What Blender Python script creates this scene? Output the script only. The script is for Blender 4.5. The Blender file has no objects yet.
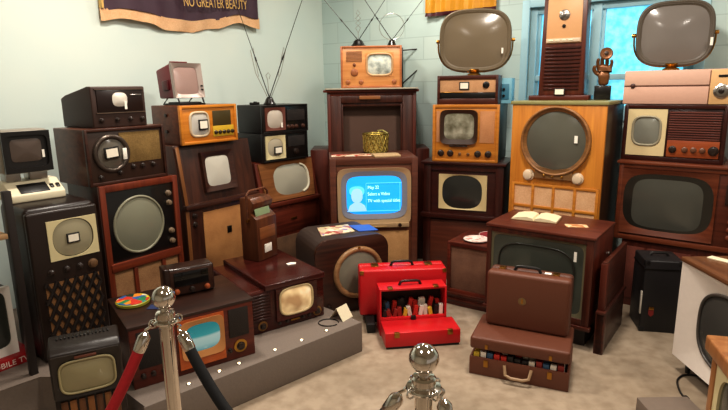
import bpy, bmesh, math, random
from mathutils import Vector, Matrix
random.seed(7)
COL = bpy.context.scene.collection
PI = math.pi
def R(a): return math.radians(a)

# ------------------------------------------------------------------ materials
def lin(h):
    h = h.lstrip('#'); o = []
    for i in (0, 2, 4):
        c = int(h[i:i+2], 16) / 255
        o.append(c/12.92 if c <= .04045 else ((c+.055)/1.055)**2.4)
    return (*o, 1)
_M = {}
def newmat(name):
    m = bpy.data.materials.new(name); m.use_nodes = True
    nt = m.node_tree; b = nt.nodes['Principled BSDF']
    return m, nt, b
def nz(nt, scale, stretch=(1,1,1), detail=4, coord='Object'):
    tc = nt.nodes.new('ShaderNodeTexCoord'); mp = nt.nodes.new('ShaderNodeMapping')
    mp.inputs['Scale'].default_value = stretch
    n = nt.nodes.new('ShaderNodeTexNoise'); n.inputs['Scale'].default_value = scale; n.inputs['Detail'].default_value = detail
    nt.links.new(tc.outputs[coord], mp.inputs[0]); nt.links.new(mp.outputs[0], n.inputs[0])
    return n
def ramp(nt, src, cols, pos):
    r = nt.nodes.new('ShaderNodeValToRGB'); e = r.color_ramp.elements
    while len(e) < len(cols): e.new(.5)
    for k, (c, p) in enumerate(zip(cols, pos)): e[k].position = p; e[k].color = lin(c)
    nt.links.new(src, r.inputs[0]); return r
def bump(nt, b, src, strength, dist=.01):
    n = nt.nodes.new('ShaderNodeBump'); n.inputs['Strength'].default_value = strength; n.inputs['Distance'].default_value = dist
    nt.links.new(src, n.inputs['Height']); nt.links.new(n.outputs[0], b.inputs['Normal'])
def wood(dark, light, axis='x', rough=.36, scale=5):
    k = ('wood', dark, light, axis, rough, scale)
    if k in _M: return _M[k]
    m, nt, b = newmat('wood')
    st = {'x': (.35,4,7), 'z': (7,4,.35), 'y': (7,.35,7)}[axis]
    n = nz(nt, scale, st, 6)
    n.inputs['Distortion'].default_value = .6
    r = ramp(nt, n.outputs[0], [dark, light], [.3, .72])
    nt.links.new(r.outputs[0], b.inputs['Base Color'])
    b.inputs['Roughness'].default_value = rough
    bump(nt, b, n.outputs[0], .06)
    _M[k] = m; return m
def plain(c, rough=.5, metal=0, var=.0, bmp=0, scale=40, coat=0):
    k = ('plain', c, rough, metal, var, bmp, scale, coat)
    if k in _M: return _M[k]
    m, nt, b = newmat('paint')
    b.inputs['Roughness'].default_value = rough; b.inputs['Metallic'].default_value = metal
    if coat: b.inputs['Coat Weight'].default_value = coat
    n = nz(nt, scale, detail=3)
    mx = nt.nodes.new('ShaderNodeMix'); mx.data_type = 'RGBA'; mx.blend_type = 'MULTIPLY'
    mx.inputs[0].default_value = max(var, .08)
    mx.inputs[6].default_value = lin(c); nt.links.new(n.outputs[0], mx.inputs[7])
    nt.links.new(mx.outputs[2], b.inputs['Base Color'])
    if bmp: bump(nt, b, n.outputs[0], bmp)
    _M[k] = m; return m
def weave(c1, c2, sc=160, rough=.85):
    k = ('weave', c1, c2, sc)
    if k in _M: return _M[k]
    m, nt, b = newmat('cloth')
    n = nz(nt, sc, (1,1,1), 2); n2 = nz(nt, 9, detail=3)
    a = nt.nodes.new('ShaderNodeMath'); a.operation = 'ADD'
    h = nt.nodes.new('ShaderNodeMath'); h.operation = 'MULTIPLY'; h.inputs[1].default_value = .5
    nt.links.new(n.outputs[0], a.inputs[0]); nt.links.new(n2.outputs[0], a.inputs[1]); nt.links.new(a.outputs[0], h.inputs[0])
    r = ramp(nt, h.outputs[0], [c1, c2], [.35, .65])
    nt.links.new(r.outputs[0], b.inputs['Base Color']); b.inputs['Roughness'].default_value = rough
    bump(nt, b, n.outputs[0], .25, .002)
    _M[k] = m; return m
def crtglass(c, rough=.16):
    k = ('crt', c, rough)
    if k in _M: return _M[k]
    m, nt, b = newmat('tube_glass')
    n = nz(nt, 3.0, detail=2)
    mx = nt.nodes.new('ShaderNodeMix'); mx.data_type = 'RGBA'; mx.blend_type = 'MULTIPLY'; mx.inputs[0].default_value = .25
    mx.inputs[6].default_value = lin(c); nt.links.new(n.outputs[0], mx.inputs[7])
    nt.links.new(mx.outputs[2], b.inputs['Base Color'])
    b.inputs['Roughness'].default_value = rough
    _M[k] = m; return m
def metal(c, rough=.25): return plain(c, rough, 1.0)
def emit(c, s, var=0.0, sc=8, c2=None):
    k = ('emit', c, s, var, sc, c2)
    if k in _M: return _M[k]
    m, nt, b = newmat('glow')
    b.inputs['Base Color'].default_value = lin(c); b.inputs['Roughness'].default_value = .25
    b.inputs['Emission Strength'].default_value = s
    if c2:
        n = nz(nt, sc, detail=5); r = ramp(nt, n.outputs[0], [c, c2], [.35, .65])
        nt.links.new(r.outputs[0], b.inputs['Emission Color']); bump(nt, b, n.outputs[0], .4)
    else: b.inputs['Emission Color'].default_value = lin(c)
    _M[k] = m; return m
def patches(cols, sc=30, rough=.5):
    k = ('patch', tuple(cols), sc)
    if k in _M: return _M[k]
    m, nt, b = newmat('print')
    tc = nt.nodes.new('ShaderNodeTexCoord'); v = nt.nodes.new('ShaderNodeTexVoronoi'); v.inputs['Scale'].default_value = sc
    nt.links.new(tc.outputs['Object'], v.inputs['Vector'])
    s = nt.nodes.new('ShaderNodeSeparateColor'); nt.links.new(v.outputs['Color'], s.inputs[0])
    r = ramp(nt, s.outputs[0], cols, [i/len(cols) for i in range(len(cols))]); r.color_ramp.interpolation = 'CONSTANT'
    nt.links.new(r.outputs[0], b.inputs['Base Color']); b.inputs['Roughness'].default_value = rough
    _M[k] = m; return m

MAHOG = wood('#38160e', '#5c2a1a', 'x'); MAHOGZ = wood('#38160e', '#5c2a1a', 'z')
DKWAL = wood('#2b140d', '#4b281a', 'x'); DKWALZ = wood('#2b140d', '#4b281a', 'z')
BRN_X = wood('#5a2917', '#7b3f25', 'x'); BRN_D = wood('#4a2114', '#683322', 'x')
RED_W = wood('#5f2413', '#7f381c', 'z'); RED_X = wood('#5f2413', '#7f381c', 'x')
REDDK = wood('#471a10', '#6d2e1d', 'x'); REDDKZ = wood('#471a10', '#6d2e1d', 'z')
TANW = wood('#a8652f', '#c98a4c', 'x'); HONEY = wood('#b06c24', '#cc8a35', 'z'); HONEYX = wood('#b06c24', '#cc8a35', 'x')
ORANGE = wood('#b8701f', '#d28c33', 'x'); PINKTAN = wood('#cf8d52', '#e2a569', 'x')
BROWNW = wood('#4b2717', '#6c3f25', 'x'); BROWNZ = wood('#4b2717', '#6c3f25', 'z')
BLACK = plain('#1b1715', .42); BLACKG = plain('#15110f', .3, coat=.3); BAKE = plain('#2a1d17', .3, coat=.2)
BRBLK = plain('#21140f', .36); DKBR = plain('#3d2820', .5, bmp=.1, scale=200)
CREAM = plain('#d8cba0', .5); IVORY = plain('#e6dcc0', .45); WHITEP = plain('#e8e2da', .4); BRASS = metal('#b0813e', .32); GOLD = metal('#c79a4a', .35)
CHROME = metal('#e9e2da', .09); STEEL = metal('#b5b0aa', .3); DKMET = metal('#3a3735', .4)
GLASS_O = crtglass('#8f8d78'); GLASS_G = crtglass('#77786c'); GLASS_D = crtglass('#44463f'); GLASS_K = crtglass('#34342f'); GLASS_W = crtglass('#c6c2b6', .25); GLASS_B = crtglass('#7b7268', .2)
CARD = plain('#f1ead9', .6); CARDK = plain('#17130f', .5); TAG = plain('#f4efe4', .6)
CLOTH_T = weave('#8c6442', '#ab8158'); CLOTH_D = weave('#4a3322', '#6b4c33'); CLOTH_G = weave('#6b5228', '#8d7140'); CLOTH_P = weave('#d1a176', '#e6bd92'); CLOTH_O = weave('#a07a48', '#bf9a62')
REDVINYL = plain('#cc1d24', .36, var=.15, bmp=.08, scale=260); BRVINYL = plain('#70402c', .48, var=.25, bmp=.15, scale=240)

# ------------------------------------------------------------------ mesh builder
class MB:
    def __init__(s): s.bm = bmesh.new()
    def _geo(s, vs, fs):
        v = [s.bm.verts.new(p) for p in vs]; out = []
        for f in fs:
            try: out.append(s.bm.faces.new([v[i] for i in f]))
            except ValueError: pass
        return v, out
    def _bev(s, v, b, seg=2, which=None):
        if b <= 0: return
        ed = {e for x in v for e in x.link_edges}
        if which: ed = {e for e in ed if which(e)}
        bmesh.ops.bevel(s.bm, geom=list(ed), offset=b, segments=seg, profile=.5, affect='EDGES')
    def box(s, x0, x1, y0, y1, z0, z1, b=0, seg=2, which=None):
        v, f = s._geo([(x0,y0,z0),(x1,y0,z0),(x1,y1,z0),(x0,y1,z0),(x0,y0,z1),(x1,y0,z1),(x1,y1,z1),(x0,y1,z1)],
                      [(0,1,2,3),(4,5,6,7),(0,1,5,4),(1,2,6,5),(2,3,7,6),(3,0,4,7)])
        s._bev(v, b, seg, which); return s
    def prism(s, pts, axis, a0, a1, b=0, seg=2):
        n = len(pts)
        def P(p, a): return {'x': (a,p[0],p[1]), 'y': (p[0],a,p[1]), 'z': (p[0],p[1],a)}[axis]
        vs = [P(p,a0) for p in pts] + [P(p,a1) for p in pts]
        v, f = s._geo(vs, [tuple(range(n)), tuple(range(n,2*n))] + [(i,(i+1)%n,n+(i+1)%n,n+i) for i in range(n)])
        s._bev(v, b, seg); return s
    def ring(s, outer, inner, y0, y1, yi=None):
        n = len(outer); yi = y0 if yi is None else yi
        vs = [(p[0],y0,p[1]) for p in outer] + [(p[0],yi,p[1]) for p in inner] + [(p[0],y1,p[1]) for p in inner] + [(p[0],y1,p[1]) for p in outer]
        fs = []
        for i in range(n):
            j = (i+1) % n
            for a in range(4):
                c = (a+1) % 4
                fs.append((a*n+i, a*n+j, c*n+j, c*n+i))
        s._geo(vs, fs); return s
    def dome(s, pts, y, bulge, rings=7):
        cx = sum(p[0] for p in pts)/len(pts); cz = sum(p[1] for p in pts)/len(pts); n = len(pts)
        vs = [(cx, y-bulge, cz)]; fs = []
        for k in range(1, rings+1):
            t = k/rings
            for p in pts: vs.append((cx+(p[0]-cx)*t, y-bulge*(1-t*t), cz+(p[1]-cz)*t))
        for i in range(n): fs.append((0, 1+i, 1+(i+1)%n))
        for k in range(1, rings):
            a = 1+(k-1)*n; b = 1+k*n
            for i in range(n): fs.append((a+i, b+i, b+(i+1)%n, a+(i+1)%n))
        s._geo(vs, fs); return s
    def lathe(s, prof, o=(0,0,0), d=(0,0,1), k=24):
        d = Vector(d).normalized(); q = d.to_track_quat('Z', 'Y'); o = Vector(o)
        vs = []; fs = []
        for r, t in prof:
            for i in range(k):
                a = 2*PI*i/k; vs.append(o + q @ Vector((r*math.cos(a), r*math.sin(a), t)))
        for j in range(len(prof)-1):
            for i in range(k): fs.append((j*k+i, j*k+(i+1)%k, (j+1)*k+(i+1)%k, (j+1)*k+i))
        m = len(prof)-1
        if prof[0][0] > 1e-5: fs.append(tuple(range(k)))
        if prof[m][0] > 1e-5: fs.append(tuple(m*k+i for i in range(k)))
        v, f = s._geo(vs, fs)
        bmesh.ops.remove_doubles(s.bm, verts=[x for x in v if x.is_valid], dist=1e-6)
        return s
    def tube(s, pts, r, k=8, closed=False):
        pts = [Vector(p) for p in pts]; n = len(pts); vs = []; fs = []
        up = None
        for i in range(n):
            a = pts[(i-1) % n] if (closed or i > 0) else pts[i]
            b = pts[(i+1) % n] if (closed or i < n-1) else pts[i]
            t = (b-a).normalized()
            if up is None: up = Vector((0,0,1)) if abs(t.z) < .9 else Vector((0,1,0))
            if closed: up0 = Vector((0,1,0)) if abs(t.y) < .9 else Vector((0,0,1))
            else: up0 = up
            x = up0.cross(t).normalized(); y = t.cross(x); up = y
            rr = r[i] if isinstance(r, (list, tuple)) else r
            for j in range(k):
                an = 2*PI*j/k; vs.append(pts[i] + x*math.cos(an)*rr + y*math.sin(an)*rr)
        for i in range(n if closed else n-1):
            for j in range(k): fs.append((i*k+j, i*k+(j+1)%k, ((i+1)%n)*k+(j+1)%k, ((i+1)%n)*k+j))
        if not closed: fs += [tuple(range(k)), tuple((n-1)*k+j for j in range(k))]
        s._geo(vs, fs); return s
    def ball(s, c, rx, ry=None, rz=None, u=24, v=14):
        ry = ry or rx; rz = rz or rx
        bmesh.ops.create_uvsphere(s.bm, u_segments=u, v_segments=v, radius=1, matrix=Matrix.Translation(c) @ Matrix.Diagonal((rx,ry,rz,1))); return s
    def xf(s, M): bmesh.ops.transform(s.bm, matrix=M, verts=s.bm.verts); return s
    def build(s, name, mat, parent=None, label=None, loc=None, rotz=0, ang=38):
        bmesh.ops.recalc_face_normals(s.bm, faces=s.bm.faces)
        me = bpy.data.meshes.new(name); s.bm.to_mesh(me); s.bm.free()
        me.shade_smooth(); me.set_sharp_from_angle(angle=R(ang)); me.materials.append(mat)
        o = bpy.data.objects.new(name, me); COL.objects.link(o)
        if parent: o.parent = parent
        if label: o['label'] = label
        if loc: o.location = loc; o.rotation_euler = (0,0,R(rotz))
        return o
def rr(cx, cz, w, h, n=4., k=64):
    o = []
    for i in range(k):
        a = 2*PI*(i+.5)/k; c, s = math.cos(a), math.sin(a)
        o.append((cx + w/2*math.copysign(abs(c)**(2/n), c), cz + h/2*math.copysign(abs(s)**(2/n), s)))
    return o
def rect_for(inner, x0, x1, z0, z1):
    cx = sum(p[0] for p in inner)/len(inner); cz = sum(p[1] for p in inner)/len(inner); o = []
    for p in inner:
        dx, dz = p[0]-cx, p[1]-cz
        t = min(((x1 if dx > 0 else x0)-cx)/dx if abs(dx) > 1e-9 else 1e9, ((z1 if dz > 0 else z0)-cz)/dz if abs(dz) > 1e-9 else 1e9)
        o.append((cx+dx*t, cz+dz*t))
    for c in ((x0,z0),(x1,z0),(x1,z1),(x0,z1)):
        i = min(range(len(o)), key=lambda i: (o[i][0]-c[0])**2+(o[i][1]-c[1])**2); o[i] = c
    return o
def scl(pts, k):
    cx = sum(p[0] for p in pts)/len(pts); cz = sum(p[1] for p in pts)/len(pts)
    return [(cx+(p[0]-cx)*k, cz+(p[1]-cz)*k) for p in pts]
def off(pts, d):
    cx = sum(p[0] for p in pts)/len(pts); cz = sum(p[1] for p in pts)/len(pts); o = []
    W = max(p[0] for p in pts)-cx; H = max(p[1] for p in pts)-cz
    return [(cx+(p[0]-cx)*(W+d)/W, cz+(p[1]-cz)*(H+d)/H) for p in pts]

def tag(o, label, cat, group=None, kind=None):
    if kind: o['kind'] = kind
    if label: o['label'] = label; o['category'] = cat
    if group: o['group'] = group
    return o
def thing(name, label, cat, loc, yaw=0, group=None):
    o = bpy.data.objects.new(name, None); COL.objects.link(o); o.location = loc; o.rotation_euler = (0,0,R(yaw))
    o.empty_display_size = .1
    return tag(o, label, cat, group)
def struct(name, mb, mat, loc=(0,0,0), yaw=0):
    o = mb.build(name, mat, None, None, loc, yaw); o['kind'] = 'structure'; return o

# ---- television building blocks (front at y=0, back at +y, x to the right, z up)
FD = .022
def cab(t, w, d, h, mat, fmat=None, fl=.02, fr=None, fb=None, ft=None, z0=0, bev=.006, name='cabinet'):
    fr = fl if fr is None else fr; fb = fl if fb is None else fb; ft = fl if ft is None else ft
    m = MB(); m.box(0, w, FD, d, z0, h, bev)
    if fmat is None: _frame(m, w, h, z0, fl, fr, fb, ft, bev); m.build(name, mat, t)
    else:
        m.build(name, mat, t); f = MB(); _frame(f, w, h, z0, fl, fr, fb, ft, bev); f.build('front_frame', fmat, t)
def _frame(m, w, h, z0, fl, fr, fb, ft, bev):
    b = min(bev, .004)
    m.box(0, fl, 0, FD+.002, z0, h, b); m.box(w-fr, w, 0, FD+.002, z0, h, b)
    m.box(fl-.002, w-fr+.002, 0, FD+.002, z0, z0+fb, b); m.box(fl-.002, w-fr+.002, 0, FD+.002, h-ft, h, b)
def panel(t, name, x0, x1, z0, z1, y0, mat, y1=None, b=.002, label=None):
    return MB().box(x0, x1, y0, FD+.001 if y1 is None else y1, z0, z1, b).build(name, mat, t, label)
def mask(t, x0, x1, z0, z1, hole, y0, mat, y1=FD, name='screen_mask', yi=None):
    return MB().ring(rect_for(hole, x0, x1, z0, z1), hole, y0, y1, yi).build(name, mat, t)
def screen(t, hole, y, mat, bulge=.014, label=None):
    return MB().dome(off(hole, .003), y, bulge).build('screen', mat, t, label, ang=80)
def bezel(t, hole, y, r, mat, name='bezel'):
    return MB().tube([(p[0], y, p[1]) for p in hole], r, 10, True).build(name, mat, t, ang=80)
def knob(t, x, z, r=.012, y=0, ln=.02, mat=None, ring=None):
    MB().lathe([(r*1.15,-.001),(r*1.15,ln*.3),(r*.9,ln*.4),(r*.85,ln*.9),(r*.6,ln),(0,ln)], (x,y,z), (0,-1,0), 20).build('knob', mat or BAKE, t)
    if ring: MB().lathe([(r*1.15,0),(r*1.75,0),(r*1.75,.004),(r*1.15,.006)], (x,y,z), (0,-1,0), 24).build('dial_ring', ring, t)
def slats(t, x0, x1, z0, z1, y, mat, n, horiz=True, back=None, sw=.5, name='speaker_grille'):
    m = MB()
    if horiz:
        s = (z1-z0)/n
        for i in range(n): m.box(x0, x1, y, y+.008, z0+i*s, z0+i*s+s*sw, .001, 1)
    else:
        s = (x1-x0)/n
        for i in range(n): m.box(x0+i*s, x0+i*s+s*sw, y, y+.008, z0, z1, .001, 1)
    g = m.build(name, mat, t)
    if back: MB().box(x0, x1, y+.006, FD+.001 if y+.006 < FD else y+.012, z0, z1).build('grille_cloth', back, t)
def card(t, x, z, y, w=.06, h=.045, tilt=0):
    m = MB(); m.box(-w/2, w/2, -.004, .004, -h/2, h/2, .001); m.xf(Matrix.Translation((x,y,z)) @ Matrix.Rotation(R(tilt),4,'Y')); f = m.build('display_card', CARDK, t)
    m = MB(); m.box(-w*.4, w*.4, -.0055, .0, -h*.36, h*.36); m.xf(Matrix.Translation((x,y,z)) @ Matrix.Rotation(R(tilt),4,'Y')); m.build('card_paper', CARD, f)
def sticker(t, x, z, y, w=.014, h=.045):
    MB().box(x-w/2, x+w/2, y-.002, y+.001, z-h/2, z+h/2).build('paper_tag', TAG, t)
def feet(t, w, d, z0, s=.03, mat=None, inset=.02, h=None):
    for x in (inset, w-inset-s):
        for y in (inset, d-inset-s): MB().box(x, x+s, y, y+s, z0, z0+(h or .02), .003).build('foot', mat or BLACK, t)
def text(body, size, mat, parent, name, loc, rot, ext=.001, align='CENTER', sx=1.0):
    c = bpy.data.curves.new('t', 'FONT'); c.body = body; c.size = size; c.extrude = ext; c.align_x = align
    o = bpy.data.objects.new('t', c); COL.objects.link(o)
    dg = bpy.context.evaluated_depsgraph_get(); me = bpy.data.meshes.new_from_object(o.evaluated_get(dg))
    bpy.data.objects.remove(o); me.name = name
    me.materials.clear(); me.materials.append(mat)
    me.transform(Matrix.Diagonal((sx,1,1,1)))
    q = bpy.data.objects.new(name, me); COL.objects.link(q); q.parent = parent; q.location = loc; q.rotation_euler = rot
    return q

# ================================================================== the room
CX, CY, YL, YB = -.404, 5.86, 54, -36
m, nt, b = newmat('wall_paint_left')
n = nz(nt, 1.3, detail=3); r = ramp(nt, n.outputs[0], ['#cfdeda', '#dbe4dc'], [.3, .7])
nt.links.new(r.outputs[0], b.inputs['Base Color']); b.inputs['Roughness'].default_value = .6
n2 = nz(nt, 60, detail=4); bump(nt, b, n2.outputs[0], .08, .004); WALL_L = m
m, nt, b = newmat('block_paint_window_tinge')
tc = nt.nodes.new('ShaderNodeTexCoord'); sp = nt.nodes.new('ShaderNodeSeparateXYZ'); cb = nt.nodes.new('ShaderNodeCombineXYZ')
nt.links.new(tc.outputs['Object'], sp.inputs[0]); nt.links.new(sp.outputs[0], cb.inputs[0]); nt.links.new(sp.outputs[2], cb.inputs[1])
br = nt.nodes.new('ShaderNodeTexBrick'); br.inputs['Scale'].default_value = 1; br.inputs['Brick Width'].default_value = .4; br.inputs['Row Height'].default_value = .2
br.inputs['Mortar Size'].default_value = .006; br.inputs['Mortar Smooth'].default_value = .6
br.inputs['Color1'].default_value = lin('#bfd3d0'); br.inputs['Color2'].default_value = lin('#c8d8d3'); br.inputs['Mortar'].default_value = lin('#b3c6c2')  # block paint with the window's blue tinge mixed into its colours
nt.links.new(cb.outputs[0], br.inputs[0]); nt.links.new(br.outputs['Color'], b.inputs['Base Color']); b.inputs['Roughness'].default_value = .6
bump(nt, b, br.outputs['Fac'], -.35, .01); WALL_B = m
m, nt, b = newmat('concrete_floor')
n = nz(nt, 1.6, detail=8); r = ramp(nt, n.outputs[0], ['#958571', '#a89783', '#b8a793'], [.3, .52, .75])
n3 = nz(nt, 14, detail=6); r3 = ramp(nt, n3.outputs[0], ['#cfc8c0', '#ffffff'], [.32, .6])
mx = nt.nodes.new('ShaderNodeMix'); mx.data_type = 'RGBA'; mx.blend_type = 'MULTIPLY'; mx.inputs[0].default_value = .6
nt.links.new(r.outputs[0], mx.inputs[6]); nt.links.new(r3.outputs[0], mx.inputs[7]); nt.links.new(mx.outputs[2], b.inputs['Base Color'])
b.inputs['Roughness'].default_value = .5; bump(nt, b, n3.outputs[0], .05); FLOOR = m
PLAT = plain('#7d7066', .7, var=.2, bmp=.1, scale=90)

struct('floor', MB().box(-5, 6, -3, 8, -.1, 0), FLOOR)
struct('wall_left', MB().box(-6.5, 0, 0, .15, 0, 3.0), WALL_L, (CX,CY,0), YL)
FARW = plain('#b9b3a2', .7)
struct('wall_right', MB().box(0, 6.65, -6.7, -6.5, 0, 3.0), FARW, (CX,CY,0), YB)
struct('wall_rear', MB().box(-6.7, -6.5, -6.7, .1, 0, 3.0), FARW, (CX,CY,0), YL)
struct('ceiling', MB().box(-8, 9, -7, 9, 3.0, 3.1), plain('#cfc8b8', .8))
S0, S1, Z0, Z1 = 2.18, 3.36, 1.34, 2.16
wb = MB(); wb.box(0, S0, 0, .22, 0, 3); wb.box(S1, 6.5, 0, .22, 0, 3); wb.box(S0, S1, 0, .22, 0, Z0); wb.box(S0, S1, 0, .22, Z1, 3)
struct('wall_back', wb, WALL_B, (CX,CY,0), YB)
BLUEFR = plain('#b5dbe6', .5); SKYGL = emit('#55b6d6', 1.2, 0, 20, '#93dcec')
w = MB()
for x0, x1 in ((S0,S0+.05),(S1-.05,S1),(2.66,2.72)): w.box(x0, x1, .03, .16, Z0, Z1, .004)
for z0, z1 in ((Z0,Z0+.05),(Z1-.05,Z1),(1.585,1.63)): w.box(S0, S1, .04, .15, z0, z1, .004)
wf = struct('window_1', w, BLUEFR, (CX,CY,0), YB)
w = MB()
for x0, x1, z0, z1 in ((S0-.06,S0,Z0-.06,Z1+.06),(S1,S1+.06,Z0-.06,Z1+.06),(S0,S1,Z1,Z1+.06),(S0,S1,Z0-.06,Z0)): w.box(x0, x1, -.018, .02, z0, z1, .004)
w.build('window_casing', BLUEFR, wf)
for x0, x1 in ((S0+.05,2.66),(2.72,S1-.05)):
    for z0, z1 in ((Z0+.05,1.585),(1.63,Z1-.05)): MB().box(x0, x1, .09, .1, z0, z1).build('pane', SKYGL, wf)
for x0, x1 in ((S0+.05,2.66),(2.72,S1-.05)):
    sm = MB()
    for a in (x0, x1-.022): sm.box(a, a+.022, .06, .12, Z0+.05, Z1-.05, .003)
    sm.build('sash', BLUEFR, wf)
plat = MB().prism([(-.02,3.0),(-.98,2.14),(-1.28,2.42),(-1.60,2.42),(-1.76,2.24),(-2.75,.85),(-3.7,1.45),(-1.05,4.85),(-1.16,4.33),(-.86,4.03),(-.46,3.42)], 'z', 0, .19, .006)
struct('trim_1', plat, PLAT)

# ================================================================== LEFT ROW
# --- tall dark console with lattice grille
t = thing('console_television', 'tall black-brown console television with diamond lattice grille and framed card on cream screen', 'television', (-1.624,2.522,.19), 50)
W, H, D = .34, .808, .36
MB().box(0, W, FD, D, 0, H, .03, 4).build('cabinet', BRBLK, t)
MB().box(0, W, 0, FD+.01, .02, H-.02, .012, 3).build('front_panel', plain('#261811', .35), t)
hole = rr(.205, .635, .205, .2, 2.3)
mask(t, .085, .325, .53, .735, scl(hole,.97), -.006, CREAM, .004); screen(t, hole, 0.002, crtglass('#a79f84'), .012)
card(t, .2, .635, -.014, .062, .05)
for x in (.08, .155, .22): knob(t, x, .475, .015, 0, .022, BAKE)
knob(t, .285, .475, .022, 0, .02, plain('#6b4e33', .4))
MB().box(.045, .31, -.002, .001, .06, .42).build('grille_cloth', weave('#6b4728','#93683c'), t)
g = MB(); 
for i in range(-4, 8):
    for sgn in (1, -1):
        p = []
        for zz in (0, 1):
            z = .055+.37*zz; x = .045+i*.048+ (zz if sgn > 0 else (1-zz))*.20
            p.append((x, z))
        # clip to the opening
        (xa,za),(xb,zb) = p; q = []
        for s_ in range(0, 41):
            f = s_/40; x = xa+(xb-xa)*f; z = za+(zb-za)*f
            if .04 <= x <= .315: q.append((x,-.006 if sgn > 0 else -.003,z))
        if len(q) > 1: g.tube([q[0], q[-1]], .0095, 6)
g.build('lattice_grille', plain('#1d120d', .4), t)

# --- desk terminal
t = thing('desk_terminal', 'small cream desk terminal with black tube head, on the lattice-grille console', 'terminal', (-1.778,2.678,.998), 50)
W = .262
MB().prism([(0,0),(.21,0),(.21,.1),(.1,.1),(0,.04)], 'x', 0, W, .008, 3).build('base', IVORY, t)
kb = MB(); kb.box(.05, .19, -.003, .0, 0, .075, .002); kb.xf(Matrix.Translation((0,.008,.045)) @ Matrix.Rotation(R(-59),4,'X')); kb.build('keypad', BLACK, t)
for x in (.215, .245):
    k = MB(); k.box(x-.015, x+.003, -.008, .0, .02, .05, .003); k.xf(Matrix.Translation((0,.008,.045)) @ Matrix.Rotation(R(-59),4,'X')); k.build('button', BLACKG, t)
MB().box(.02, .09, .1, .19, .098, .16, .006).build('support', STEEL, t); MB().box(.13, .22, .1, .19, .098, .16, .006).build('support', STEEL, t)
hd = MB(); hd.box(-.004, .236, .045, .19, .142, .368, .024, 4); hd.build('tube_housing', plain('#8f887c', .4), t)
hole = rr(.116, .257, .195, .165, 7)
mask(t, .004, .228, .15, .36, hole, .03, BLACKG, .05, 'front_bezel', .03); 
MB().dome(off(hole,.003), .044, .0).build('screen_surround', BLACK, t)
screen(t, rr(.113, .262, .14, .11, 7), .042, crtglass('#5d5048', .25), .008); sticker(t, .19, .24, .038, .012, .04)

# --- reddish console with round screen
t = thing('console_television', 'reddish-brown console television with large round screen in black panel above three cloth grilles', 'television', (-1.466,2.95,.19), 54)
W, D, H = .504, .36, .844
cab(t, W, D, H, DKWALZ, RED_W, .035, .035, .03, .04)
panel(t, 'screen_panel', .03, W-.03, .38, H-.03, .012, BLACKG)
c = rr(.225, .585, .315, .335, 2); screen(t, c, .01, crtglass('#8d8c79'), .02); bezel(t, c, .008, .008, plain('#8b8873', .35))
for z in (.74, .68, .5, .435): knob(t, .435, z, .016, .012, .022, plain('#7d6a55', .35))
MB().box(.02, W-.02, -.006, .02, .335, .385, .004).build('rail', RED_X, t)
panel(t, 'grille_cloth', .03, W-.03, .03, .34, .016, CLOTH_T)
for x in (.17, .36): panel(t, 'mullion', x-.012, x+.012, .03, .34, .002, RED_W)

# --- brown set with round dial screen
t = thing('table_television', 'brown wooden table television with gold cloth panel and card in round porthole screen', 'television', (-1.50,2.93,1.034), 54)
W, D, H = .488, .35, .316
cab(t, W, D, H, wood('#46261a','#663a27','x'), DKWAL, .016, .016, .02, .016)
panel(t, 'front_panel', .014, W-.014, .018, H-.014, .012, plain('#3a2418', .45))
panel(t, 'speaker_cloth', .2, W-.03, .11, H-.03, .009, CLOTH_G)
c = rr(.145, .175, .19, .19, 2); bezel(t, c, .006, .014, plain('#5b5048', .3, .6)); screen(t, c, .01, crtglass('#6d665c'), .018)
card(t, .135, .18, -.014, .085, .065, -4); MB().box(.2, .225, -.016, -.012, .135, .2, .002).xf(Matrix.Identity(4)).build('paper_tag', TAG, t)
for x, z in ((.07,.045),(.185,.06),(.27,.085),(.33,.085),(.4,.085)): knob(t, x, z, .013, .01, .018, BAKE)

# --- dark radio-like receiver on top
t = thing('table_television', 'dark brown metal receiver with sloping back and white screen, topmost of the left stack', 'television', (-1.487,3.02,1.35), 54)
W, D, H = .328, .34, .228
MB().prism([(0,0),(D,0),(D,H*.72),(D-.05,H*.8),(.03,H),(0,H)], 'x', 0, W, .008, 3).build('cabinet', DKBR, t)
panel(t, 'dial_panel', .03, W-.02, .085, H-.02, -.006, plain('#241511', .3), .004)
for z in (.08, H-.018): MB().box(.02, W-.012, -.009, .002, z, z+.005).build('metal_trim', plain('#7d6a5c', .35, .7), t)
c = rr(.165, .155, .085, .072, 3); screen(t, c, -.006, crtglass('#ded8cc', .3), .008); MB().box(.185, .2, -.016, -.013, .1, .145).build('paper_tag', TAG, t)
for x in (.045, .14, .22, .295): knob(t, x, .042, .012, 0, .02, BAKE)
panel(t, 'brand_strip', .23, .3, .178, .184, -.008, STEEL, 0)

# --- sloping console with small screen
t = thing('console_television', 'dark wood console television with sloping upper front, small recessed screen and tan cloth panel below', 'television', (-1.203,3.55,.19), 54)
W, D, H = .66, .42, 1.0
MB().prism([(0,0),(D,0),(D,H),(.075,H),(.02,.6),(.0,.58)], 'x', 0, W, .005).build('cabinet', DKWALZ, t)
sl = MB()
ch = MB()
ch.prism([(-.004,.6),(.004,.6),(.063,H-.01),(.055,H-.01)], 'x', .004, .03, .001); ch.prism([(-.004,.02),(.004,.02),(.004,.58),(-.004,.58)], 'x', .004, .03, .001)
ch.build('edge_strip', wood('#6d4425','#8d5c33','z'), t)
th = math.atan2(.055, H-.6)
def tilt(mb): return mb.xf(Matrix.Translation((0,.02,.6)) @ Matrix.Rotation(-th,4,'X'))
c = rr(.33, .2, .21, .21, 6)
fr = MB(); fr.ring(rect_for(c, .19, .47, .06, .34), c, -.028, .0, -.012); tilt(fr).build('screen_frame', DKWAL, t)
s_ = MB(); s_.dome(off(c,.004), -.008, .01); tilt(s_).build('screen', GLASS_W, t, ang=80)
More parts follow.
